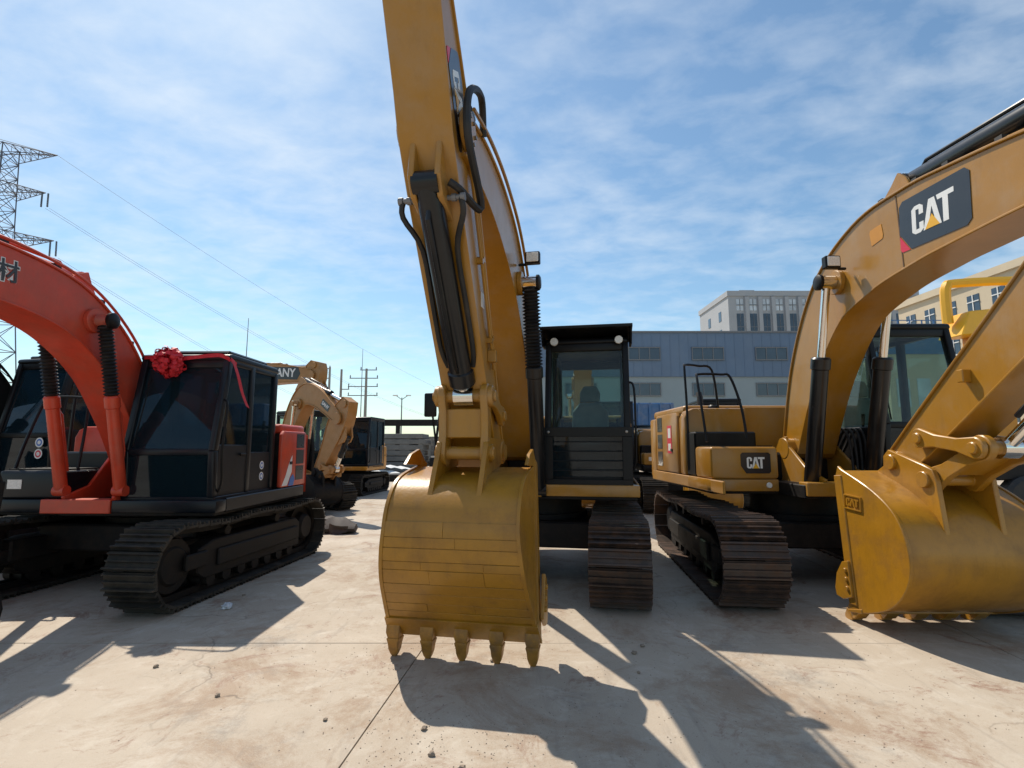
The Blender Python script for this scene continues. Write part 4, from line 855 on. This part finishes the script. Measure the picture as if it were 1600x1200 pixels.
# yellow machine frame with hoop standing behind the right excavator
yc = empty('crane_truck', (11.3, 12.2, 0)); tag(yc, 'bright yellow crane truck boom with hoop guard behind the logo boom machine', 'crane')
v = MB(); v.tube(catmull([(-.95,0,4.5), (-.95,0,5.15), (-.9,0,5.40), (-.72,0,5.48), (.35,-.2,5.48), (.55,-.25,5.4), (.6,-.25,4.9)], 5), .11, 8); v.build('hoop_guard', 'decal_gold', yc)
v = MB(); v.prism([(-.95,4.15),(6,4.7),(6,5.4),(-.72,4.72)], -.35, .35); v.build('boom_section', 'decal_gold', yc, .02)
v = MB(); v.prism([(.2,3.6),(6,4.0),(6,4.4),(.2,4.05)], -.25, .25); v.build('boom_section', 'decal_gold', yc, .02)
v = MB(); v.prism([(-.5,1.0),(.2,1.0),(.1,4.4),(-.4,4.4)], -.3, .3); v.build('post', 'touch_up', yc, .02)
v = MB(); v.box(-1.2, 5.5, -1.1, 1.1, .9, 1.25); v.build('chassis', 'frame_black', yc, .03)
for xx in (-.6, 3.4, 4.6):
    for yy in (-1.05, 1.05): v = MB(); v.lathe((xx, yy-.15, .5), (xx, yy+.15, .5), [(0,.2),(0,.42),(.05,.5),(.25,.5),(.3,.42),(.3,.2)], 20); v.build('wheel', 'rubber', yc)

# ------------------------------------------------------------------ pylon, poles and wires
py = empty('transmission_tower', (-93, 90, 0)); tag(py, 'tall lattice steel transmission tower with three crossarms above the red boom', 'pylon')
def bar(v, a, b, r): v.tube([a, b], r, 4)
v = MB(); Ht = 56
def hwid(z): return 4.6 - 2.6*min(z, 40)/40 - .4*max(0, z-40)/16
lev = [0, 7, 13, 18.5, 23.5, 28, 32, 35.5, 38.5, 41.5, 44.5, 47.5, 50.5, 53.2, Ht]
for i in range(len(lev)-1):
    for (sx, sy), (tx_, ty_) in (((1,1),(1,-1)), ((1,-1),(-1,-1)), ((-1,-1),(-1,1)), ((-1,1),(1,1))):
        a0, a1 = hwid(lev[i]), hwid(lev[i+1])
        bar(v, (sx*a0,sy*a0,lev[i]), (sx*a1,sy*a1,lev[i+1]), .13); bar(v, (sx*a0,sy*a0,lev[i]), (tx_*a1,ty_*a1,lev[i+1]), .07); bar(v, (tx_*a0,ty_*a0,lev[i]), (sx*a1,sy*a1,lev[i+1]), .07); bar(v, (sx*a1,sy*a1,lev[i+1]), (tx_*a1,ty_*a1,lev[i+1]), .07)
v.build('lattice_body', 'pylon_steel', py)
ARMS = [(54.6, 10.2), (47.4, 8.8), (38.4, 11.2)]
for z, ln in ARMS:
    for s in (1, -1):
        v = MB(); tip = (s*ln, 0, z-.3); n_ = 6; h0 = hwid(z)
        cs = [(s*h0, h0, z+1.3), (s*h0, -h0, z+1.3), (s*h0, h0, z-1.0), (s*h0, -h0, z-1.0)]
        for c in cs: bar(v, c, tip, .09)
        for k in range(1, n_):
            f0, f1 = (k-1)/n_, k/n_; L0 = [Vector(c).lerp(Vector(tip), f0) for c in cs]; L1 = [Vector(c).lerp(Vector(tip), f1) for c in cs]
            for a_, b_ in ((0,2),(1,3),(0,1),(2,3)): bar(v, L0[a_], L1[b_], .05); bar(v, L1[a_], L1[b_], .05)
        v.build('crossarm', 'pylon_steel', py)
def insul(parent, a, b):
    v = MB(); a, b = Vector(a), Vector(b); L = (b-a).length; prof = [(0,.05)]
    for k in range(14): prof += [(k*L/14+.02,.07), ((k+.5)*L/14,.15)]
    v.lathe(a, b, prof+[(L,.05)], 10); v.build('insulator', 'wire', parent)
wires = []
for z, ln in ARMS[1:]:
    for dx_ in (0, 1.1): insul(py, (ln-.6+dx_, 0, z-.4), (ln+1.5+dx_, -2.2, z-4.0))
    wires.append(((-93+ln+2.4, 90-2.3, z-4.3), 2))
wires.append(((-93+ARMS[0][1], 90, ARMS[0][0]-.3), 1))
WENDS = [(-34, 250, 14), (-60, 250, 10), (-10, 260, 19)]
n_w = 0
for (p, cnt), e, wn in zip(wires, WENDS, ('middle', 'lowest', 'top')):
    for k in range(cnt):
        a, b = Vector(p)+Vector((k*.7,0,0)), Vector(e)+Vector((k*1.5,0,0)); pts = []
        for q in range(25): f = q/24; c = a.lerp(b, f); c.z -= 5*4*f*(1-f)*.9; pts.append(c)
        v = MB(); v.tube(pts, .028, 4); tag(v.build('power_line', 'wire'), 'thin power line running away from the %s crossarm of the transmission tower' % wn, 'cable', 'power lines from the transmission tower')
a, b = Vector((-93+ARMS[0][1], 90, ARMS[0][0]-.3)), Vector((-150, 30, 60)); v = MB(); v.tube([a.lerp(b, q/12) - Vector((0,0,6*q/12*(1-q/12))) for q in range(13)], .05, 4); tag(v.build('power_line', 'wire'), 'thin power line leaving the transmission tower top towards the near span', 'cable')

def pole(x, y, h, arms, label, r=.16, mat='pole', taper=.6):
    o = empty('utility_pole', (x, y, 0)); tag(o, label, 'pole', 'poles along the skyline')
    v = MB(); v.tube([(0,0,0), (0,0,h)], [r, r*taper], 10); v.build('pole_shaft', mat, o)
    for z, l0, l1 in arms:
        v = MB(); v.box(-l0, l1, -.05, .05, h-z-.06, h-z+.06)
        for xx in (-l0+.1, l1-.1): v.lathe((xx,0,h-z+.06), (xx,0,h-z+.45), [(0,.06),(.2,.09),(.39,.05)], 8)
        v.build('crossarm', 'galv', o)
pole(-26.3, 75, 13.0, [(.2,1.8,.1),(1.6,2.2,.1)], 'concrete utility pole with crossarms pointing one way, beside a twin pole', .24)
pole(-24.6, 75, 12.7, [(2.9,.1,1.2)], 'concrete utility pole with one short low crossarm, twin of the next', .24)
pole(-21.0, 75, 12.8, [(.2,.9,1.5),(1.4,2.4,1.7),(2.6,2.6,1.7),(3.9,2.6,1.7)], 'concrete utility pole carrying four stacked crossarms', .26)
pole(-22.5, 78, 16.2, [], 'thin bare mast beside the four-armed pole', .10, 'galv', .3)
pole(-39, 76, 20.5, [], 'thin tall mast rising behind the navy cab', .13, 'galv', .3)
sl = empty('street_lamp', (-15.8, 75, 0)); tag(sl, 'double-headed street lamp beyond the stacked slabs', 'street lamp')
v = MB(); v.tube([(0,0,0),(0,0,8.6)], [.12,.07], 8); v.build('lamp_post', 'galv', sl)
for s in (-1, 1):
    v = MB(); v.tube([(0,0,8.3),(s*.7,0,8.8),(s*.8,0,8.85)], .05, 6); v.build('lamp_arm', 'galv', sl); v = MB(); v.box(min(s*.6,s*1.3), max(s*.6,s*1.3), -.15, .15, 8.82, 9.0); v.build('lamp_head', 'white_paint', sl, .03)

# ------------------------------------------------------------------ back of the yard: pipe bridge, slab stacks, scrap
bw_ = empty('boundary_wall', (-28, 47, 0)); tag(bw_, 'long grey boundary wall closing the back of the yard', 'wall')
for k in range(12):
    rect_prism('wall_panel', bw_, 'slab_stack', -26+k*4.6, -26+k*4.6+4.3, -.1, .1, 0, 2.5); rect_prism('wall_post', bw_, 'pole', -26+k*4.6+4.3, -26+k*4.6+4.6, -.16, .16, 0, 2.65)
pb = empty('pipe_bridge', (-10, 42, 0)); tag(pb, 'dark steel beam on posts crossing the back of the yard', 'pipe bridge')
v = MB(); v.box(-6, 12, -.2, .2, 3.25, 3.75); v.build('beam', 'frame_black', pb)
for xx in (-5, .9, 4.5, 10): v = MB(); v.box(xx-.15, xx+.15, -.15, .15, 0, 3.25); v.build('post', 'frame_black', pb)
ORD = ['lowest', 'second', 'third', 'fourth', 'fifth', 'sixth', 'seventh']
for (sx, sy, nl, wd_, ln_, sn_) in ((-7.6, 33, 7, 4.6, 2.4, 'wider'), (-3.2, 34, 6, 3.6, 2.4, 'narrower')):
    for k in range(nl):
        z = k*.34; v = MB(); off = random.uniform(-.15,.15); v.box(sx+off-wd_/2, sx+off+wd_/2, sy-ln_/2, sy+ln_/2, z+.05, z+.34); o = v.build('concrete_plank', 'slab_stack', None, .02)
        tag(o, ('topmost' if k == nl-1 else ORD[k]) + ' grey concrete plank from the ground in the %s stack' % sn_, 'concrete plank', 'stacked concrete planks at the back of the yard')
        for q in (-1, 1):
            v = MB(); v.box(sx+q*wd_*.32-.08, sx+q*wd_*.32+.08, sy-ln_/2+.05, sy+ln_/2-.05, z-.0, z+.05); tag(v.build('spacer_block', 'tarp', None), 'short timber spacer under the %s plank of the %s stack' % ('topmost' if k == nl-1 else ORD[k], sn_), 'spacer', 'timber spacers in the plank stacks')
rng = random.Random(11)
v = MB(); 
for k in range(420):
    f = rng.random(); x = -9.6 + rng.gauss(0, 1.0); y = 29 + rng.gauss(0, 1.0); hmax = max(0, 2.3 - abs(x+9.6)*.9 - abs(y-29)*.4); z = rng.uniform(0, hmax+.05)
    M = Matrix.Translation((x,y,z)) @ Matrix.Rotation(rng.uniform(0,6), 4, 'Z') @ Matrix.Rotation(rng.uniform(-.9,.9), 4, 'X') @ Matrix.Rotation(rng.uniform(-.5,.5), 4, 'Y'); l, w, h = rng.uniform(.15,.6), rng.uniform(.05,.22), rng.uniform(.01,.08)
    b = MB(); b.box(-l,l,-w,w,-h,h); v.add([M @ Vector(p) for p in b.v], b.f, rng.choice((0,0,1,2)))
tag(v.build('scrap_heap', ['scrap', 'scrap_white', 'frame_grey']), 'heap of bluish scrap metal beside the concrete planks', 'scrap', kind='stuff')
for k, (x, y, rz, ti) in enumerate(((-7.3, 26.5, .3, .12), (-6.6, 25.8, -.2, .2), (-7.9, 25.4, .6, .08), (-6.0, 27.0, 1.0, .15))):
    v = MB(); pts = [(-1.0+q*.25, .03*math.sin(q*2.1+k)) for q in range(9)]
    v.prism(pts + [(a, b+.012) for a, b in reversed(pts)], -.55, .55); o = v.build('metal_sheet', 'scrap_white'); o.location = (x, y, .28+.1*k); o.rotation_euler = (ti, ti*.7, rz); tag(o, 'white bent metal sheet, %s of the loose pile on the dark platform' % ['lowest', 'second', 'third', 'topmost'][k], 'metal sheet', 'loose white sheets by the scrap heap')
v = MB(); v.box(-8.4, -5.2, 24.6, 27.6, .0, .32); tag(v.build('timber_platform', 'frame_black', None, .02), 'dark low platform carrying loose white metal sheets', 'platform')

# blue truck between the machines
tk = empty('dump_truck', (5.3, 21, 0)); tag(tk, 'blue dump truck seen from behind between the two yellow excavators', 'truck')
v = MB(); v.box(-1.2, 1.2, 0, 5, 2.45, 3.35); v.build('cargo_box', 'truck_blue', tk, .03)
for k in range(6): v = MB(); v.box(-1.15+k*.44, -1.07+k*.44, -.07, -.0, 2.45, 3.35); v.build('box_rib', 'truck_blue', tk)
v = MB(); v.box(-1.1, 1.1, .1, 6.5, .95, 1.2); v.build('chassis', 'frame_black', tk); v = MB(); v.box(-1.15, 1.15, -.05, .1, .7, .95); v.build('rear_bumper', 'frame_grey', tk)
v = MB(); v.box(-1.15, 1.15, 5.4, 7.2, 1.2, 3.0); v.build('truck_cab', 'truck_blue', tk, .1)
for k in range(4): v = MB(); v.box(-1.1, 1.1, .2, 4.8, 1.25+k*.3, 1.45+k*.3); v.build('load_layer', 'frame_grey' if k % 2 else 'galv', tk, .02)
for xx in (-.95, .95):
    for yy in (1.2, 2.5, 6.2): v = MB(); v.lathe((xx-.17, yy, .5), (xx+.17, yy, .5), [(0,.2),(0,.42),(.05,.5),(.29,.5),(.34,.42),(.34,.2)], 20); v.build('wheel', 'rubber', tk)
# van behind the red boom
cr_ = empty('parked_van', (-11.2, 14.6, 0), R(8)); tag(cr_, 'dark blue grey van with pale windscreen behind the red boom', 'van')
v = MB(); v.prism([(-1.0,.35),(3.6,.35),(3.6,1.9),(3.3,2.15),(.2,2.15),(-.55,1.35),(-.95,1.15),(-1.05,.8)], -.9, .9); 
bo = MB(); bo.v = [(p[1], p[0], p[2]) for p in v.v]; bo.f = v.f; bo.m = v.m; bo.build('body', 'car_blue', cr_, .07, 3)
v = MB(); v.add([(-.78,-.50,1.40),(.78,-.50,1.40),(.68,.17,2.08),(-.68,.17,2.08),(-.78,-.53,1.41),(.78,-.53,1.41),(.68,.14,2.10),(-.68,.14,2.10)], [(0,3,2,1),(4,5,6,7),(0,1,5,4),(1,2,6,5),(2,3,7,6),(3,0,4,7)]); v.build('windscreen', 'win_light', cr_)
for s in (-1, 1):
    v = MB(); v.box(s*.62-.16, s*.62+.16, -1.08, -1.0, .82, 1.0); v.build('headlight', 'lamp_glass', cr_, .02)
    for yy in (-.1, 2.8): v = MB(); v.lathe((s*.85-.1, yy, .33), (s*.85+.1, yy, .33), [(0,.1),(0,.28),(.03,.33),(.17,.33),(.2,.28),(.2,.1)], 20); v.build('wheel', 'rubber', cr_)

# ------------------------------------------------------------------ small things on the ground
tp = MB(); rr = []
for k in range(9):
    t_ = k/8; r_ = .30*math.sin(math.pi*min(max(t_,.06),.94))**.6; x = -3.85 + t_*.95; y = 10.1 + .12*math.sin(4*t_)
    rr.append([(x, y+math.cos(2*math.pi*q/12)*r_*(1+.25*math.sin(3*q+k)), max(.0, .10+math.sin(2*math.pi*q/12)*r_*.6*(1+.3*math.cos(2*q+k)))) for q in range(12)])
tp.rings(rr); tag(tp.build('tarpaulin', 'tarp'), 'dark crumpled tarpaulin bundle lying behind the red excavator track', 'tarpaulin')
def crumple(name, mat, x, y, r, label, cat, group=None, seed=1, fl=.6):
    q = random.Random(seed); bm = bmesh.new(); bmesh.ops.create_icosphere(bm, subdivisions=2, radius=r)
    for w in bm.verts: f = q.uniform(.62, 1.2); w.co *= f; w.co.z = max(-r*.45, w.co.z*fl)
    me = bpy.data.meshes.new(name); bm.to_mesh(me); bm.free(); me.materials.append(MATS[mat]); o = link(name, me); o.location = (x, y, r*.42); tag(o, label, cat, group)
crumple('crumpled_bottle', 'litter', -2.84, 5.45, .055, 'crumpled clear plastic bottle beside the red machine track', 'litter')
bits = [(-2.6,4.05,.02),(-1.9,3.6,.018),(-.15,4.15,.016),(.95,4.3,.022),(1.05,4.45,.02),(-1.35,2.62,.022),(-.42,2.95,.02),(-.25,2.82,.025),(-1.1,3.3,.014),(-.5,3.2,.02),(.9,3.95,.015),(-2.9,5.9,.02),(-.9,6.1,.05),(-.75,5.9,.03),(1.3,2.7,.02),(.75,2.63,.03)]
for k, (x, y, r) in enumerate(bits): crumple('pebble', 'stone', x, y, r, 'small loose pebble on the concrete', 'pebble', 'pebbles scattered on the concrete', k, .7)
rng = random.Random(21); v = MB()
for k in range(2200):
    c = rng.choice(((-1.0,4.2,.6),(-.45,3.0,.35),(.2,3.3,.4),(1.6,3.6,.9),(-2.0,5.2,1.2),(1.0,5.6,.5),(0,4.5,2.6),(-1,6.5,1.5),(2.5,3.5,1.2)))
    x, y, r = c[0]+rng.gauss(0,c[2]), c[1]+rng.gauss(0,c[2]*.6), rng.uniform(.0012,.005)
    if y < 1.8: continue
    v.add([(x-r,y-r*.6,0),(x+r,y-r,0),(x+r*.7,y+r,0),(x-r*.8,y+r*.7,0),(x,y,r*1.1)], [(0,1,4),(1,2,4),(2,3,4),(3,0,4)])
tag(v.build('grit', 'stone'), 'fine grit and soil crumbs scattered over the concrete', 'grit', kind='stuff')
